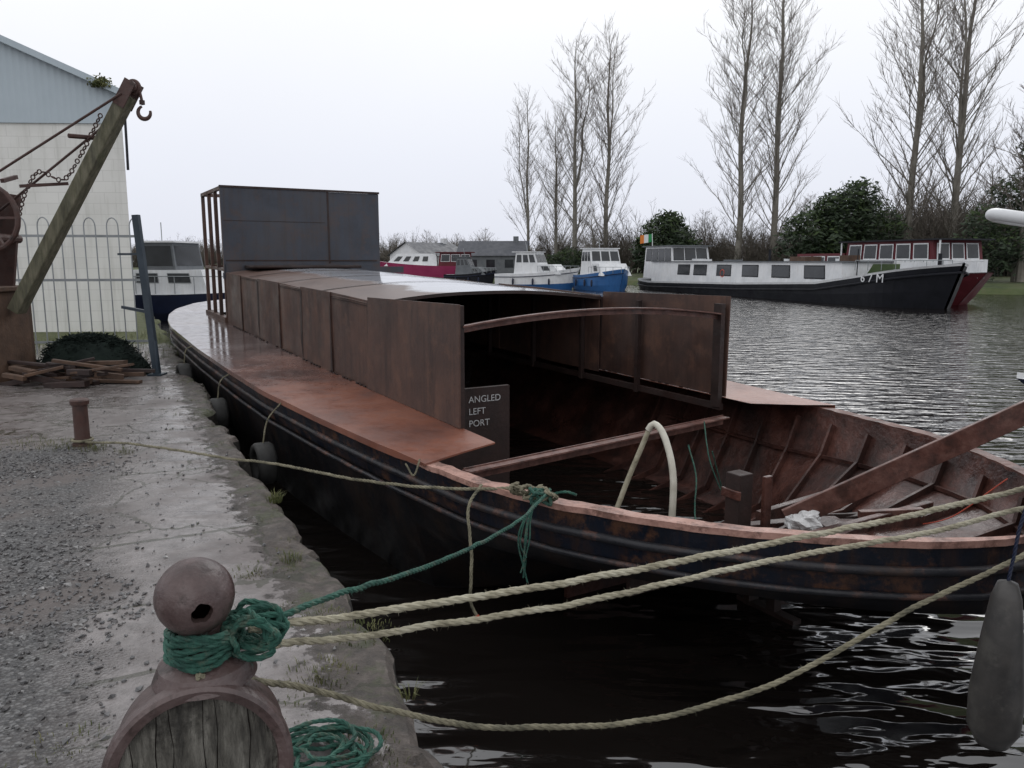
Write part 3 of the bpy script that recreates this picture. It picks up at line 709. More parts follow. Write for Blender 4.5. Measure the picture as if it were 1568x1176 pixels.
for sg in (0, 1):
    xe = .2 if sg else -W_-.2; ze = H_-.05
    t.grid([[(xe, -.2, ze), (xe, 16.2, ze)], [(-W_/2, -.2, H_+RZ+.06), (-W_/2, 16.2, H_+RZ+.06)]]); t.beam((xe, -.2, ze-.02), (-W_/2, -.2, H_+RZ+.03), .05, .13, 2)
t.beam((.14, -.25, H_-.12), (.14, 16.2, H_-.12), .12, .1); t.tube([(.06, -.1, H_-.2), (.05, -.1, 4.2), (.04, -.1, 3.6)], .03, 8, 3)
shear(t).build('roof', [slate, galv, corr, black], bd)
t = MB()
for i in range(420):
    d = Vector((rnd.gauss(0, .10), rnd.gauss(0, .06), abs(rnd.gauss(0, .09)))); a = Vector((rnd.gauss(0, 1), rnd.gauss(0, 1), rnd.gauss(0, 1))).normalized()*.04; b = a.orthogonal().normalized()*.02
    c = Vector((-.30, -.2, H_+.14))+d; t.face([c-a, c-b, c+a, c+b])
t.build('gutter_weeds', [grass_m], bd)

# crane
cr = empty('timber_dock_crane', (-7.1, 10.5, .8))
def cl_(p): return Vector((p[0]+7.1, p[1]-10.5, p[2]-.8))
t = MB(); A = cl_((-6.62, 10.5, 1.75)); Bq = cl_((-4.93, 10.5, 4.5))
t.beam(A, Bq, .16, .21, 0, up=(0, 1, 0)); t.box(-1.2, .38, -.35, .5, 0, 1.2, 1); t.box(-1.25, .42, -.42, .55, 1.2, 1.27, 1)
o = t.build('timber_parts', [timber, timber_b], cr); bevel(o, .015)
t = MB()
hp = cl_((-4.87, 10.5, 4.58)); t.beam(hp-Vector((.14, .11, .22)), hp+Vector((.04, -.11, .08)), .02, .15); t.beam(hp-Vector((.14, -.11, .22)), hp+Vector((.04, .11, .08)), .02, .15)
t.torus(hp+Vector((.02, 0, .02)), .075, .03, (0, 1, 0)); t.lathe(hp+Vector((.02, -.1, .02)), [(.001, 0), (.07, 0), (.07, .2), (.001, .2)], 20, 0, (0, 1, 0))
hk = hp+Vector((.14, 0, -.10)); t.tube([hp+Vector((.09, 0, .02)), hk+Vector((-.02, 0, -.05))], .02, 6); t.lathe(hk+Vector((-.02, 0, -.10)), [(.001, 0), (.035, .01), (.035, .06), (.001, .07)], 10)
hc = hk+Vector((.0, 0, -.19)); t.tube([hc+Vector((.08*math.cos(a), 0, .08*math.sin(a))) for a in [math.radians(110+265*j/16) for j in range(17)]], [.016+.012*math.sin(math.pi*j/16) for j in range(17)], 8)
t.tube([cl_((-4.95, 10.38, 4.5)), cl_((-7.2, 10.4, 3.2))], .016, 6); t.tube([cl_((-4.95, 10.62, 4.42)), cl_((-7.2, 10.6, 2.75))], .016, 6)
t.tube([cl_((-5.65, 10.35, 3.98)), cl_((-5.35, 10.75, 4.0))], .03, 6)
t.beam(cl_((-6.3, 10.3, 3.35)), cl_((-5.9, 10.7, 3.42)), .04, .04); t.beam(cl_((-6.55, 10.35, 3.42)), cl_((-6.55, 10.65, 3.5)), .05, .05)
cp = catmull([cl_((-5.3, 10.5, 4.25)), cl_((-5.6, 10.5, 3.75)), cl_((-5.85, 10.5, 3.45)), cl_((-6.15, 10.5, 3.55)), cl_((-6.35, 10.5, 3.3)), cl_((-6.5, 10.5, 2.9))], .06)
for i in range(0, len(cp)-1):
    d = (cp[i+1]-cp[i]).normalized(); t.torus(cp[i], .028, .009, (d.cross(Vector((0, 1, 0))) if i % 2 else Vector((0, 1, 0))), 8, 5)
gc = cl_((-6.75, 10.25, 2.95)); t.torus(gc, .42, .035, (0, 1, 0)); t.lathe(gc-Vector((0, .04, 0)), [(.001, 0), (.09, 0), (.09, .12), (.001, .12)], 16, 0, (0, 1, 0))
for k in range(6):
    a = k*math.pi/3; t.beam(gc, gc+Vector((math.cos(a), 0, math.sin(a)))*.42, .03, .05, up=(0, 1, 0))
for yy in (-.25, .3):
    t.beam((.12, yy, 1.27), (.32, yy, 2.5), .34, .05, up=(0, 1, 0)); t.beam((-.3, yy, 1.27), (.1, yy, 2.75), .12, .05, up=(0, 1, 0))
t.tube([(.35, -.3, 1.9), (.35, .4, 1.9)], .06, 10); t.tube([(-.3, -.1, 1.27), (-.3, -.1, 2.9)], .16, 14)
t.build('ironwork', [iron_rust], cr)
# heap of dark netting: folded lumpy cloth with loose strands
t = MB(); rows = []
for i in range(15):
    row = []
    for j in range(46):
        a = 2*math.pi*j/46; f = i/14; d = Vector((math.cos(a)*f, math.sin(a)*f, 0)); k = 1+.25*noise.noise((math.cos(a)*1.5, math.sin(a)*1.5, 3))
        row.append((-6.0+.85*f*k*math.cos(a), 11.1+.38*f*k*math.sin(a), .80+.52*(1-f**3.2)+.11*noise.noise((d.x*4, d.y*3, 1))+.06*noise.noise((d.x*11, d.y*8, 4))*(1-f**6)))
    rows.append(row)
t.grid(rows, 0, True)
for i in range(1300):
    a = rnd.random()*6.28; r = rnd.random(); c = Vector((-6.0+.85*r*math.cos(a), 11.1+.37*r*math.sin(a), .82+.52*(1-r**3.2)+rnd.uniform(-.02, .04)))
    d = Vector((rnd.gauss(0, 1), rnd.gauss(0, 1), rnd.gauss(0, .35))).normalized()*.06
    t.tube([c-d, c, c+d*rnd.uniform(.6, 1.3)+Vector((0, 0, rnd.uniform(-.03, .02)))], .006, 3)
t.build('net_pile', [net_m])
t = MB()
for i in range(34):
    x = rnd.uniform(-6.6, -5.2); y = rnd.uniform(9.9, 10.6); a = rnd.uniform(-.7, .7); L = rnd.uniform(.12, .5)
    c = Vector((x, y, .84+.05*(i % 5))); d = Vector((math.cos(a), math.sin(a)*.6, rnd.uniform(-.2, .2)))*L
    t.beam(c-d, c+d, rnd.uniform(.05, .12), rnd.uniform(.03, .08), i % 2)
o = t.build('scrap_timber_pile', [rust_dark, timber_b]); bevel(o, .006)

# ------------------------------------------------------------------ small-craft builder
def hull_mb(L, Bm, H, m_up, m_lo, m_deck, sheer=.35, full=.55, split=.45, sternH=1., rise=2.2):
    t = MB(); n = 22; R1 = []
    for i in range(n+1):
        f = i/n; b = Bm/2*(.88+.12*min(1, f/.3))
        if f > full: b *= max(.01, 1-((f-full)/(1-full))**rise)
        z = H*(sternH+sheer*max(0, f-.2)**2/.64); x = L*f
        R1.append((b, z, (lambda zz, x=x, f=f, z=z: x-(.10*L*max(0, (f-.6)/.4)**2)*(1-zz/z) if f > .6 else x)))
    for sg in (-1, 1):
        up = []; lo = []
        for b, z, rk in R1:
            zs = [z, z*.75, z*split, 0, -.3]; bb = [b, b*.985, b*.95, b*.82, b*.5]
            P = [(rk(q), sg*w_, q) for q, w_ in zip(zs, bb)]
            up.append(P[:3]); lo.append(P[2:])
        t.grid(up, m_up); t.grid(lo, m_lo)
    t.grid([[(rk(z), -b, z-.03), (rk(z), 0, z), (rk(z), b, z-.03)] for b, z, rk in R1], m_deck)
    b, z, rk = R1[0]; t.face([(0, -b, z), (0, b, z), (0, b*.82, 0), (0, -b*.82, 0)], m_up)
    return t, R1
def rails(t, L, Bm, z, x0, x1, m, h=.5, n=6):
    for sg in (-1, 1):
        pts = []
        for i in range(n+1):
            x = x0+(x1-x0)*i/n; f = x/L; b = Bm/2*.93
            if f > .55: b *= max(.03, 1-((f-.55)/.45)**2.2)
            pts.append(Vector((x, sg*b, z+h))); t.tube([(x, sg*b, z), (x, sg*b, z+h)], .018, 5, m)
        t.tube(pts, .02, 5, m)

bd_dir = Vector((.292, -.957, 0)); a67 = math.atan2(bd_dir.y, bd_dir.x); L = 33
b67 = empty('black_canal_barge', (12.75, 70.8, 0), a67)
t = MB(); n = 60; R1 = []
def b67w(f):
    b = 2.3
    if f > .88: b *= max(.02, (1-((f-.88)/.12)**2.4))**.8
    if f < .05: b *= .6+.4*math.sqrt(f/.05)
    return b
for i in range(n+1):
    f = i/n; z = interp([(0, .95), (.1, .75), (.5, .95), (.75, 1.2), (.87, 1.7), (1, 2.3)], f); R1.append((L*f, b67w(f), z))
rk67 = lambda x, q: x-.9*max(0, (x/L-.85)/.15)*max(0, 1-q/2.3)
for sg in (-1, 1):
    t.grid([[(x, sg*b, z), (rk67(x, z-.12), sg*b*.99, z-.12)] for x, b, z in R1], 1)
    t.grid([[(rk67(x, z-.12), sg*b*.99, z-.12), (rk67(x, z*.4), sg*b*.95, z*.4), (rk67(x, -.3), sg*b*.85, -.3)] for x, b, z in R1], 0)
    t.tube([(x, sg*(b*.985+.02), z-.45) for x, b, z in R1], .06, 6, 0)
t.grid([[(x, -b, z-.02), (x, 0, z+.05), (x, b, z-.02)] for x, b, z in R1], 2)
t.face([(0, -1.4, .95), (0, 1.4, .95), (0, 1.4, -.3), (0, -1.4, -.3)], 0)
t.build('hull', [black, white, canvas], b67)
t = MB()
q = t.frustum(3, 26.6, -1.85, 1.85, .75, 2.35, .1, .3, .12, 0); t.box(2.9, 26.5, -1.85, 1.85, 2.35, 2.41, 2)
Lc = 23.6
for x in (7.5, 10.0, 13.3, 16.6, 20.0, 23.3):
    for side in ('y0', 'y1'):
        u0 = (x-3)/Lc; u1 = (x+1.8-3)/Lc
        if side == 'y1': u0, u1 = 1-u1, 1-u0
        t.panel(q[side], u0, u1, .42, .84, .015, 1, 3, .07)
w_ = t.frustum(1.4, 6.6, -1.8, 1.8, 1.0, 3.6, .1, .5, .15, 0)
t.box(1.2, 6.6, -1.85, 1.85, 3.6, 3.68, 2)
for k in range(4): t.panel(w_['y0'], .05+.235*k, .26+.235*k, .55, .93, .015, 1, 3, .03)
for k in range(3): t.panel(w_['x1'], .05+.31*k, .32+.31*k, .58, .93, .015, 1, 3, .03)
t.box(7.2, 8.0, -.4, .4, 2.41, 2.6, 0); t.box(24.6, 25.4, -.5, .3, 2.41, 2.75, 4)
t.box(20, 21.6, -.6, .6, 2.41, 2.7, 4); t.box(12, 13, -.5, .5, 2.41, 2.52, 2); t.tube([(17, 0, 2.3), (17, 0, 3.2)], .09, 8, 3)
t.frustum(27.2, 29.4, -.8, .8, 1.6, 2.25, .3, .5, .2, 5); t.tube([(31.5, 0, 2.1), (31.5, 0, 2.8)], .1, 8, 3); t.box(29.8, 30.6, -.9, .9, 1.9, 2.35, 0)
t.tube([(26.6, -.9, 1.4), (26.6, -.9, 3.1)], .03, 6, 3); t.tube([(2.4, -1.5, 3.6), (2.3, -1.5, 4.75)], .035, 5, 0)
for xx in (9, 14, 19, 24): t.torus((xx, -1.78, 1.55), .26, .05, (0, 1, 0), 14, 6, 6) if xx == 14 else t.box(xx, xx+.4, -.3, .1, 2.41, 2.56, 0)
t.build('superstructure', [white, glass, canvas, black, timber_b, leaf2, orange_m], b67)
t = MB(); rails(t, 33, 4.4, 1.9, 27, 32, 0, .55, 6); t.build('bow_rails', [galv], b67)
t = MB()
# flag flies across the wind: local y is roughly side-on to the far quay
for k, m_ in enumerate((0, 1, 2)): t.grid([[(2.3+.05*(k % 2), -1.5-.38*k, 4.72-.05*k), (2.3+.05*((k+1) % 2), -1.5-.38*(k+1), 4.67-.05*k)], [(2.3+.05*(k % 2), -1.5-.38*k, 4.05-.06*k), (2.3+.05*((k+1) % 2), -1.5-.38*(k+1), 3.99-.06*k)]], m_)
t.build('flag', [f_orange, white, f_green][::-1], b67)
for ch, xx in (('6', 28.6), ('7', 29.15), ('M', 29.7)):
    cu = bpy.data.curves.new('num', 'FONT'); cu.body = ch; cu.size = .65; cu.extrude = .01
    o = bpy.data.objects.new('hull_number', cu); COL.objects.link(o); o.parent = b67; o.data.materials.append(white)
    f = (xx+.2)/L; sl = (b67w(f+.006)-b67w(f-.006))/(.012*L); o.location = (xx, -b67w(xx/L)-.05, 1.30); o.rotation_euler = (math.pi/2, 0, -math.atan(sl))
b2 = empty('maroon_canal_barge', (20.3, 58.3, 0), a67)
t, _ = hull_mb(17.0, 4.2, 1.35, 0, 0, 1, .35, .85, .3, rise=2.6); t.build('hull', [maroon, canvas], b2)
t = MB(); t.box(7.6, 15.6, -1.9, 1.9, 3.55, 3.63, 3)
q = t.frustum(8.1, 15.2, -1.8, 1.8, 1.3, 3.55, .1, .3, .12, 2)
t.box(8.0, 15.3, -1.84, 1.84, 1.3, 2.5, 0)
for k in range(5): t.panel(q['y0'], .05+.19*k, .19+.19*k, .56, .9, .05, 1, 0, .07)
for k in range(3): t.panel(q['x1'], .08+.3*k, .3+.3*k, .56, .9, .05, 1, 0, .07)
q = t.frustum(3.1, 8, -1.72, 1.72, 1.3, 2.9, .1, .1, .1, 2)
for k in range(3): t.panel(q['y0'], .08+.3*k, .3+.3*k, .5, .85, .02, 1, 0, .07)
for k in (7.8, 15.5): t.tube([(k, -1.8, 1.3), (k, -1.8, 3.55)], .05, 6, 0)
t.build('superstructure', [white, glass, maroon, black], b2); t = MB(); rails(t, 17.0, 4.2, 1.5, 14.2, 16.6, 0, .9, 5); t.build('rails', [white], b2)

def cruiser(name, loc, rz, L, Bm, H, mu, ml, cab, tall):
    e = empty(name, loc, rz); t, R1 = hull_mb(L, Bm, H, 0, 1, 2, .45, .45, .3); t.tube([(x(z), -b-.02, z*.8) for b, z, x in R1], .035, 6, 3); t.build('hull', [mu, ml, white, navyp], e)
    t = MB(); z0 = H*.98; x0, x1 = L*.28, L*.82
    q = t.frustum(x0, x1, -Bm*.38, Bm*.38, z0, z0+tall*.45, .1, .8, .12, 0)
    for k in range(3):
        for s in ('y0', 'y1'): t.panel(q[s], .1+.27*k, .28+.27*k, .4, .8, .015, 1, 2, .03)
    q = t.frustum(x0-.3, L*.58, -Bm*.40, Bm*.40, z0, z0+tall, .15, .7, .15, 0)
    t.box(x0-.5, L*.58-.55, -Bm*.39, Bm*.39, z0+tall, z0+tall+.07, 0)
    for k in range(3):
        for s in ('y0', 'y1'): t.panel(q[s], .07+.31*k, .3+.31*k, .55, .88, .015, 1, 2, .02)
        t.panel(q['x1'], .05+.32*k, .32+.32*k, .55, .9, .015, 1, 2, .02)
        t.panel(q['x0'], .05+.32*k, .32+.32*k, .35, .9, .015, 1, 2, .02)
    t.tube([(x0+.5, 0, z0+tall), (x0+.3, 0, z0+tall+.9)], .03, 5, 2); t.build('cabin', [cab, glass, galv], e)
    t = MB(); rails(t, L, Bm, H*1.15, L*.55, L*.98, 0, .5, 6); t.build('rails', [galv], e)
    for k in (.25, .5, .7):
        t = MB(); c = Vector((L*k, -Bm*.5-.06, H*.5)); t.lathe(c, [(.001, .3), (.07, .25), (.09, .1), (.09, -.1), (.07, -.25), (.001, -.3)], 10, 0); t.build('fender', [navyp], e)
    return e
cruiser('cabin_cruiser', (-1.0, 71.5, 0), math.radians(-25), 7.6, 3.0, 1.3, white, bluep, white, 1.9)
cruiser('blue_cabin_boat', (6.6, 69.5, 0), math.radians(-70), 6.8, 3.6, 1.25, bluep, bluep, white, 2.2)
e = empty('magenta_barge', (-4.2, 85.5, 0), math.radians(183)); t, _ = hull_mb(10.5, 3.4, 1.9, 0, 0, 1, .3, .75, .3); t.build('hull', [magenta, white], e)
t = MB(); q = t.frustum(3.8, 9.4, -1.4, 1.4, 1.9, 3.2, .1, 1.4, .3, 0)
for k in range(4): t.panel(q['y1'], .1+.2*k, .2+.2*k, .4, .75, .02, 1, 2, .04)
q = t.frustum(.1, 3.7, -1.5, 1.5, 1.8, 3.3, .1, .2, .1, 3); t.box(-.2, 4.0, -1.6, 1.6, 3.3, 3.38, 3)
for k in range(3): t.panel(q['y1'], .07+.31*k, .32+.31*k, .4, .85, .02, 1, 0, .05)
t.build('cabin', [white, glass, black, maroon], e)
cruiser('dark_canopy_cruiser', (-6.6, 80, 0), math.radians(-12), 5.2, 2.5, 1.1, black, black, canvas, 1.7)
e = empty('navy_cabin_cruiser', (-17.0, 33.6, 0), math.radians(-8)); t, _ = hull_mb(8.5, 3.0, 1.05, 0, 0, 1, .3, .6, .3); t.build('hull', [navyp, white], e)
t = MB(); q = t.frustum(1.5, 5.0, -1.2, 1.2, 1.05, 2.05, 0, .3, .08, 0)
q2 = t.frustum(2.0, 3.6, -1.1, 1.1, 2.05, 3.15, .08, .15, .08, 3)
t.panel(q2['y0'], .06, .94, .15, .88, .015, 1); t.panel(q2['x1'], .06, .94, .15, .88, .015, 1); t.box(1.95, 3.6, -1.13, 1.13, 3.15, 3.22, 0)
for k in range(2): t.panel(q['y0'], .12+.42*k, .4+.42*k, .5, .85, .015, 1, 2, .03)
t.build('cabin', [white, glass, galv, canvas], e); t = MB(); rails(t, 8.5, 3, 1.1, .3, 7.9, 0, .7, 9); t.tube([(2.4, 0, 3.2), (2.4, 0, 4.0)], .02, 5, 0); t.build('rails', [galv], e)

nb = empty('blue_steel_cruiser', (1.66, 2.55, 0), math.radians(-8))
t = MB()
for sg in (-1, 1):
    R_ = []
    for i in range(16):
        f = i/15; x = 5*f; b = 1.5*min(1, (f*1.6))**.7+.01
        R_.append([(x*1, sg*b*.62, 2.02-.35*f), (x+.35*(1-f), sg*b*.55, 1.75-.3*f), (x+.8*(1-f), sg*b*.4, 1.0), (x+1.4*(1-f), sg*b*.3, -.3)])
    t.grid(R_, 0)
t.grid([[(5*f, -.93*min(1, f*1.6)**.7, 2.02-.35*f), (5*f, 0, 2.04-.35*f), (5*f, .93*min(1, f*1.6)**.7, 2.02-.35*f)] for f in [i/15 for i in range(16)]], 1)
t.build('hull', [navyp, white], nb, True)
t = MB()
t.tube(catmull([(1.4, -.55, 2.42), (.5, -.3, 2.46), (.02, -.1, 2.52), (-.10, .02, 2.55), (.0, .14, 2.54), (.5, .36, 2.50), (1.4, .6, 2.46)], .05), .020, 12)
t.tube(catmull([(.0, -.09, 2.52), (.06, -.1, 2.42), (.3, -.2, 2.36), (1.2, -.5, 2.3)], .05), .016, 10)
for x, y in ((.12, -.17), (.35, .30), (.9, -.42), (.9, .48)): t.tube([(x, y, 2.50), (x+.12, y*.8, 1.95)], .015, 8)
t.build('pulpit_rail', [white], nb, True)
t = MB(); c = Vector((-.02, -.12, 1.07)); t.lathe(c, [(.001, .30), (.03, .29), (.045, .24), (.062, .1), (.082, -.1), (.08, -.22), (.05, -.28), (.001, -.30)], 24, 0)
t.rope([c+Vector((0, 0, .29)), c+Vector((.05, .02, .6)), (.16, -.06, 2.0)], .006, 1)
t.build('hanging_fender', [fender_m, navyp], nb, True)

# ------------------------------------------------------------------ trees
def tree_mesh(name, H, seed, spread=.26, nb=70, tw=9, base=.12, trunk_r=.3, tilt0=.42, leaders=1):
    r = random.Random(seed); t = MB(); stems = []
    for k in range(leaders):
        pts = []; fs = 0 if k == 0 else r.uniform(.15, .4); az = r.random()*6.28; sp = 0 if k == 0 else r.uniform(1.4, 2.6)
        top = H*(1 if k == 0 else r.uniform(.8, .97))
        for i in range(15):
            f = i/14; z = H*fs+(top-H*fs)*f; off = sp*(1-(1-f)**2)
            wob = Vector((noise.noise((f*3, seed+k, 0)), noise.noise((f*3, seed+k, 7)), 0))*1.0*f
            if k: base_p = Vector((stems[0][0][int(14*fs)].x, stems[0][0][int(14*fs)].y, 0))
            else: base_p = Vector((0, 0, 0))
            pts.append(base_p+wob+Vector((math.cos(az)*off, math.sin(az)*off, z)))
        tr = trunk_r if k == 0 else trunk_r*.6*(1-fs)
        t.tube(pts, [tr*(1-i/14)**.8+.02 for i in range(15)], 7, 0); stems.append((pts, fs, tr))
    for st, (pts, fs, tr) in enumerate(stems):
        nbs = nb if st == 0 else int(nb*.5)
        for i in range(nbs):
            f = base+(.985-base)*((i+r.random())/nbs) if st == 0 else .12+.86*((i+r.random())/nbs)
            k = min(13.99, f*14); ii = int(k); p = pts[ii].lerp(pts[ii+1], k-ii); fg = p.z/H
            az = r.random()*6.283
            prof = min(1, .55+fg*1.9)*(1-fg)**.58
            Lb = H*(spread*prof+.03)*r.uniform(.4, 1.15)*(1 if st == 0 else .8)
            o = Vector((math.cos(az), math.sin(az), 0)); tilt = r.uniform(tilt0*.7, tilt0*1.5)
            q = [p]; d = (o*tilt+Vector((0, 0, .8))).normalized()
            for k in range(6):
                q.append(q[-1]+d*Lb/6); d = (d+Vector((r.gauss(0, .10), r.gauss(0, .10), .05+r.gauss(0, .05)))).normalized()
            rb = max(.018, tr*.24*(1-fg)**.6*min(1, Lb/(H*.18)))
            t.tube(q, [rb*(1-k/6.6) for k in range(7)], 4, 0, False)
            ntw = max(3, int(tw*Lb/(H*.16)))
            for j in range(ntw):
                g_ = r.uniform(.12, 1)*5.99; k = int(g_); s = q[k].lerp(q[k+1], g_-k)
                dd = ((q[k+1]-q[k]).normalized()+Vector((r.gauss(0, .42), r.gauss(0, .42), r.uniform(-.1, .4)))).normalized()
                l = H*.05*r.uniform(.5, 1.5)*(1.2-fg*.5); e_ = s+dd*l; mid = s+dd*l*.5+Vector((0, 0, -.03*l))
                t.tube([s, mid, e_+Vector((0, 0, .1*l))], [.017, .013, .006], 3, 1, False)
                for _ in range(3):
                    s2 = s.lerp(e_, r.uniform(.3, 1)); d2 = (dd+Vector((r.gauss(0, .5), r.gauss(0, .5), r.uniform(0, .5)))).normalized()
                    t.tube([s2, s2+d2*l*r.uniform(.3, .7)], [.010, .004], 3, 1, False)
    return t.build(name, [bark, twig_m])
def place(proto, name, loc, sc=1., rz=0., parent=None):
    o = bpy.data.objects.new(name, proto.data); COL.objects.link(o); o.location = loc; o.scale = sc if isinstance(sc, tuple) else (sc, sc, sc); o.rotation_euler = (0, 0, rz)
    if parent: o.parent = parent
    return o
P1 = tree_mesh('poplar_tree', 26, 1, .36, 66, 9, .12, .30, .58, 2); P2 = tree_mesh('poplar_tree', 26, 2, .34, 72, 9, .10, .30, .54, 2); P3 = tree_mesh('poplar_tree', 26, 3, .32, 56, 9, .14, .24, .58, 2)
def at_u(u, Y): return ((u-784)/1200*Y, Y, .8)
spec_ = [(P3, 808, 98, 0.83), (P2, 850, 104, .76), (P1, 878, 98, 1.06), (P2, 925, 98, 1.08), (P1, 1125, 84, 1.14), (P2, 1178, 84, 1.18), (P1, 1380, 74, 1.16), (P2, 1447, 72, 1.16), (P3, 1640, 66, 1.1)]
first = set()
for i, (pr, u, Y, sc) in enumerate(spec_):
    l = at_u(u, Y)
    if pr.name not in first:
        first.add(pr.name); pr.location = l; pr.scale = (sc,)*3; pr.rotation_euler = (0, 0, i)
    else: place(pr, 'poplar_tree', l, sc, i*1.3+.7)
def shrub_mesh(name, H, Wd, seed, n=55):
    r = random.Random(seed); t = MB()
    for i in range(n):
        az = r.random()*6.28; rr = Wd*.25*r.random(); p = Vector((rr*math.cos(az), rr*math.sin(az), 0)); d = Vector((math.cos(az)*r.uniform(.1, .9), math.sin(az)*r.uniform(.1, .9), 1)).normalized()
        Lb = H*r.uniform(.45, 1); q = [p]
        for k in range(4):
            q.append(q[-1]+d*Lb/4); d = (d+Vector((r.gauss(0, .2), r.gauss(0, .2), r.gauss(0, .12)))).normalized()
        t.tube(q, [.05, .04, .03, .02, .01], 3, 0, False)
        for j in range(14):
            g_ = r.uniform(.8, 3.99); k = int(g_); s = q[k].lerp(q[k+1], g_-k)
            dd = ((q[k+1]-q[k]).normalized()+Vector((r.gauss(0, .6), r.gauss(0, .6), r.gauss(.1, .4)))).normalized(); l = H*r.uniform(.1, .24)
            t.tube([s, s+dd*l], [.02, .007], 3, 0, False)
            for _ in range(2):
                s2 = s+dd*l*r.uniform(.3, .9); d2 = (dd+Vector((r.gauss(0, .6), r.gauss(0, .6), r.gauss(0, .4)))).normalized(); t.tube([s2, s2+d2*l*.6], [.012, .005], 3, 0, False)
    return t.build(name, [hedge_m])
hedge = empty('bare_hedgerow'); S1 = shrub_mesh('shrub_a', 5.2, 5, 5); S2 = shrub_mesh('shrub_b', 5.2, 6, 6); S1.parent = hedge; S2.parent = hedge
S1.location = (30, 80, .8); S2.location = (26, 84, .8)
for i in range(54):
    u = 590+i*19+rnd.uniform(-8, 8); Y = (116 if u < 900 else 98 if u < 1150 else 88 if u < 1350 else 76)+rnd.uniform(-3, 6)
    s_ = (1.15 if u > 1200 else 1.0 if u > 850 else .85)*(1+.55*noise.noise((u*.013, 1, 0)))
    place(rnd.choice((S1, S2)), 'shrub', at_u(u, Y), (s_, s_, s_*rnd.uniform(.7, 1.5)), rnd.random()*6, hedge)
for i in range(16):
    u = 1330+i*20; place(rnd.choice((S1, S2)), 'shrub', at_u(u, 86+rnd.uniform(0, 6)), rnd.uniform(1.2, 2.0), rnd.random()*6, hedge)
dist = empty('distant_tree_line')
for i in range(52):
    u = 160+i*13+rnd.uniform(-5, 5); Y = 175+rnd.uniform(-10, 25); hh = 1.1+.7*noise.noise((u*.012, 0, 0))
    place(rnd.choice((S1, S2)), 'tree', (at_u(u, Y)[0], Y, 1), hh*rnd.uniform(.8, 1.15), rnd.random()*6, dist)
def ever(name, blobs, n, sz, loc, S=1.):
    t = MB(); r = random.Random(len(name)+n)
    for (bx, by, bz, br) in blobs:
        for i in range(int(n*br*br/8)):
            d = Vector((r.gauss(0, 1), r.gauss(0, 1), r.gauss(0, 1))).normalized(); lump = 1+.35*noise.noise(d*2.2+Vector((bx, by, bz)))+.18*noise.noise(d*6)
            p = Vector((bx, by, bz))+d*br*lump*(r.random()**.28); a = Vector((r.gauss(0, 1), r.gauss(0, 1), r.gauss(0, 1))).normalized()*sz*r.uniform(.5, 1.2); b = a.orthogonal().normalized()*sz*r.uniform(.3, .7)
            t.face([(p-a)*S, (p-b*.6)*S, (p+a)*S, (p+b*.6)*S], 1 if (d.z > .1 and r.random() > .45) else 0)  # lighter green only on upper sides: light from above put into the colour
    t.tube([(0, 0, 0), (0, 0, blobs[0][2])], .2, 7, 2)
    o = t.build(name, [leaf1, leaf2, bark]); o.location = loc; return o
ever('evergreen_bush', [(0, 0, 3.2, 2.0), (-1.3, 0, 2.0, 1.6), (1.3, .3, 2.4, 1.7), (.4, 0, 4.2, 1.1)], 3600, .26, at_u(1015, 89), 1.35)
ever('evergreen_bush', [(0, 0, 4.2, 2.2), (-2.4, 0, 2.8, 2.1), (2.2, .3, 3.0, 2.2), (.9, 0, 5.6, 1.3), (-1, 0, 1.5, 2), (1.2, 0, 1.4, 2), (-1.2, 0, 4.6, 1.1)], 3600, .26, at_u(1285, 75), 1.35)
ever('evergreen_bush', [(0, 0, 1.5, 1.6), (1.6, 0, 1.2, 1.5), (-1.6, 0, 1.1, 1.3)], 3000, .22, at_u(870, 97), 1.1)
ever('ivy_clad_tree', [(0, 0, 3.0, 2.2), (-.6, 0, 5.6, 1.3), (.8, 0, 7.0, 1.0), (-1.8, 0, 2.0, 1.9), (2.6, 0, 2.6, 2.4), (.2, 0, 8.4, .7), (1.6, 0, 5, 1.5), (-4, 0, 1.5, 1.6), (-2.4, 0, 3.8, 1.2)], 3200, .22, at_u(1545, 63), 1.2)
P4 = tree_mesh('spreading_tree', 15, 9, .42, 60, 10, .25, .3, .8, 2); P4.location = at_u(1555, 62)
for u, Y, s_, rz in ((905, 94, .5, 2), (1500, 82, .75, 4), (1230, 92, .6, 1), (1075, 96, .5, 3), (655, 125, .42, 5), (700, 122, .38, .5), (610, 130, .4, 1.7), (745, 118, .42, 2.6)):
    place(P4, 'spreading_tree', at_u(u, Y), s_, rz)
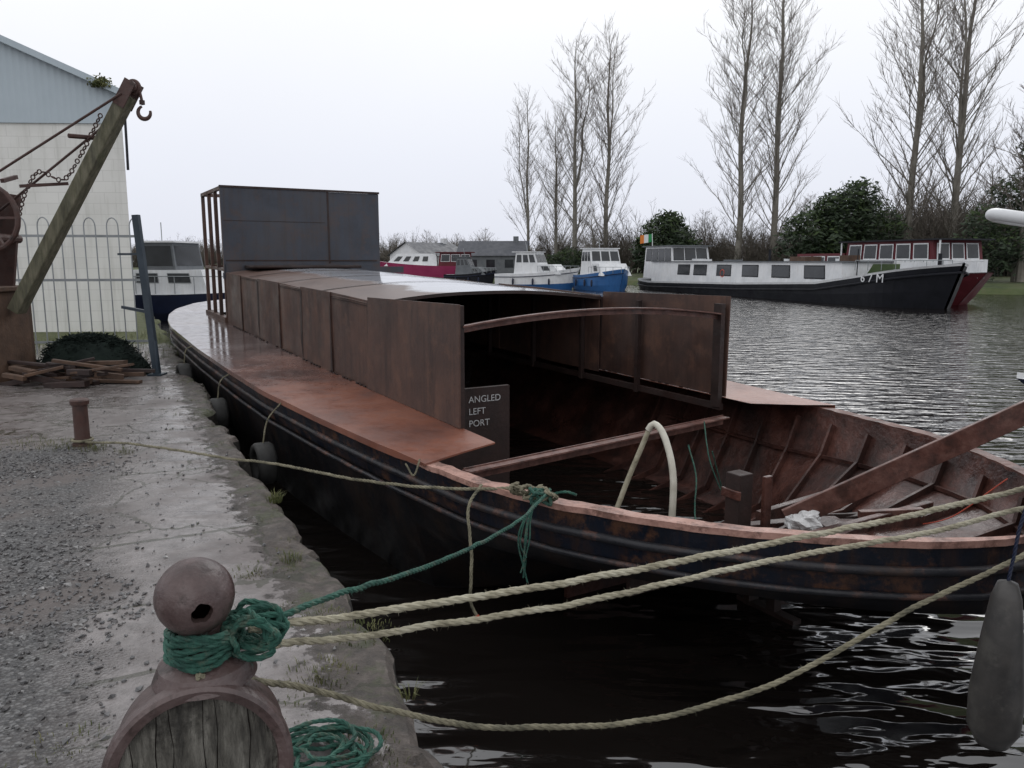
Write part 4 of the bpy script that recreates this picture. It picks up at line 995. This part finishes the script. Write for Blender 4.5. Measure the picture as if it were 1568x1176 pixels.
def house(name, loc, W, D, H, R, mw, mr, rz=0):
    e = empty(name, loc, rz); t = MB(); q = t.box(-W/2, W/2, -D/2, D/2, 0, H, 0)
    t.face([(-W/2, -D/2, H), (-W/2, D/2, H), (-W/2, 0, H+R)], 0); t.face([(W/2, -D/2, H), (W/2, D/2, H), (W/2, 0, H+R)], 0)
    for k in (.15, .42, .7): t.panel(q['y0'], k, k+.13, .35, .75, .02, 1)
    t.build('walls', [mw, glass], e); t = MB()
    for sg in (-1, 1): t.grid([[(-W/2-.3, sg*(D/2+.3), H-.15), (W/2+.3, sg*(D/2+.3), H-.15)], [(-W/2-.3, 0, H+R+.06), (W/2+.3, 0, H+R+.06)]], 0)
    t.box(W*.3, W*.3+.6, -.3, .3, H+R-.4, H+R+.6, 1); t.build('roof', [mr, mw], e)
house('white_cottage', (-10.5, 101, .8), 8, 6, 2.4, 1.5, white, slate, .9)
house('grey_shed', (-2.2, 97.5, .8), 8.0, 5, 2.4, 1.6, canvas, slate, -.1)

# ------------------------------------------------------------------ camera, light, world
cam = bpy.data.cameras.new('camera'); co = bpy.data.objects.new('camera', cam); COL.objects.link(co)
co.location = (0, 0, 2.4); co.rotation_euler = (math.radians(90-8.9), 0, 0); cam.sensor_width = 36; cam.lens = 36*1200/1568; cam.clip_end = 5000; cam.clip_start = .05
scene.camera = co
sun = bpy.data.lights.new('sun', 'SUN'); sun.energy = .5; sun.angle = math.radians(25); sun.color = (1, .98, .96)
so = bpy.data.objects.new('sun', sun); COL.objects.link(so); el = math.radians(35)
so.rotation_euler = (math.pi/2-el, 0, math.radians(-200))
wd = bpy.data.worlds.new('World'); scene.world = wd; wd.use_nodes = True; nt = wd.node_tree; bg = nt.nodes['Background']
sky = N(nt, 'ShaderNodeTexSky', sky_type='NISHITA'); sky.sun_disc = False; sky.sun_elevation = el; sky.sun_rotation = math.radians(200); sky.air_density = 1; sky.dust_density = 4
tc = N(nt, 'ShaderNodeTexCoord'); sx = N(nt, 'ShaderNodeSeparateXYZ'); nt.links.new(tc.outputs['Generated'], sx.inputs[0])
cloud = ramp(nt, sx.outputs['Z'], [(.0, (8.0, 8.25, 9.2)), (.12, (8.9, 9.15, 10.0)), (.28, (10.5, 10.6, 10.9)), (1., (10.6, 10.7, 11.0))])
nz = noise_n(nt, tc.outputs['Generated'], 2.5, 4)
cl2 = mix_c(nt, maprange(nt, nz, .35, .7, 0, .10), cloud, (7.6, 7.9, 8.8))
nt.links.new(mix_c(nt, .95, sky.outputs[0], cl2), bg.inputs['Color']); bg.inputs['Strength'].default_value = .1
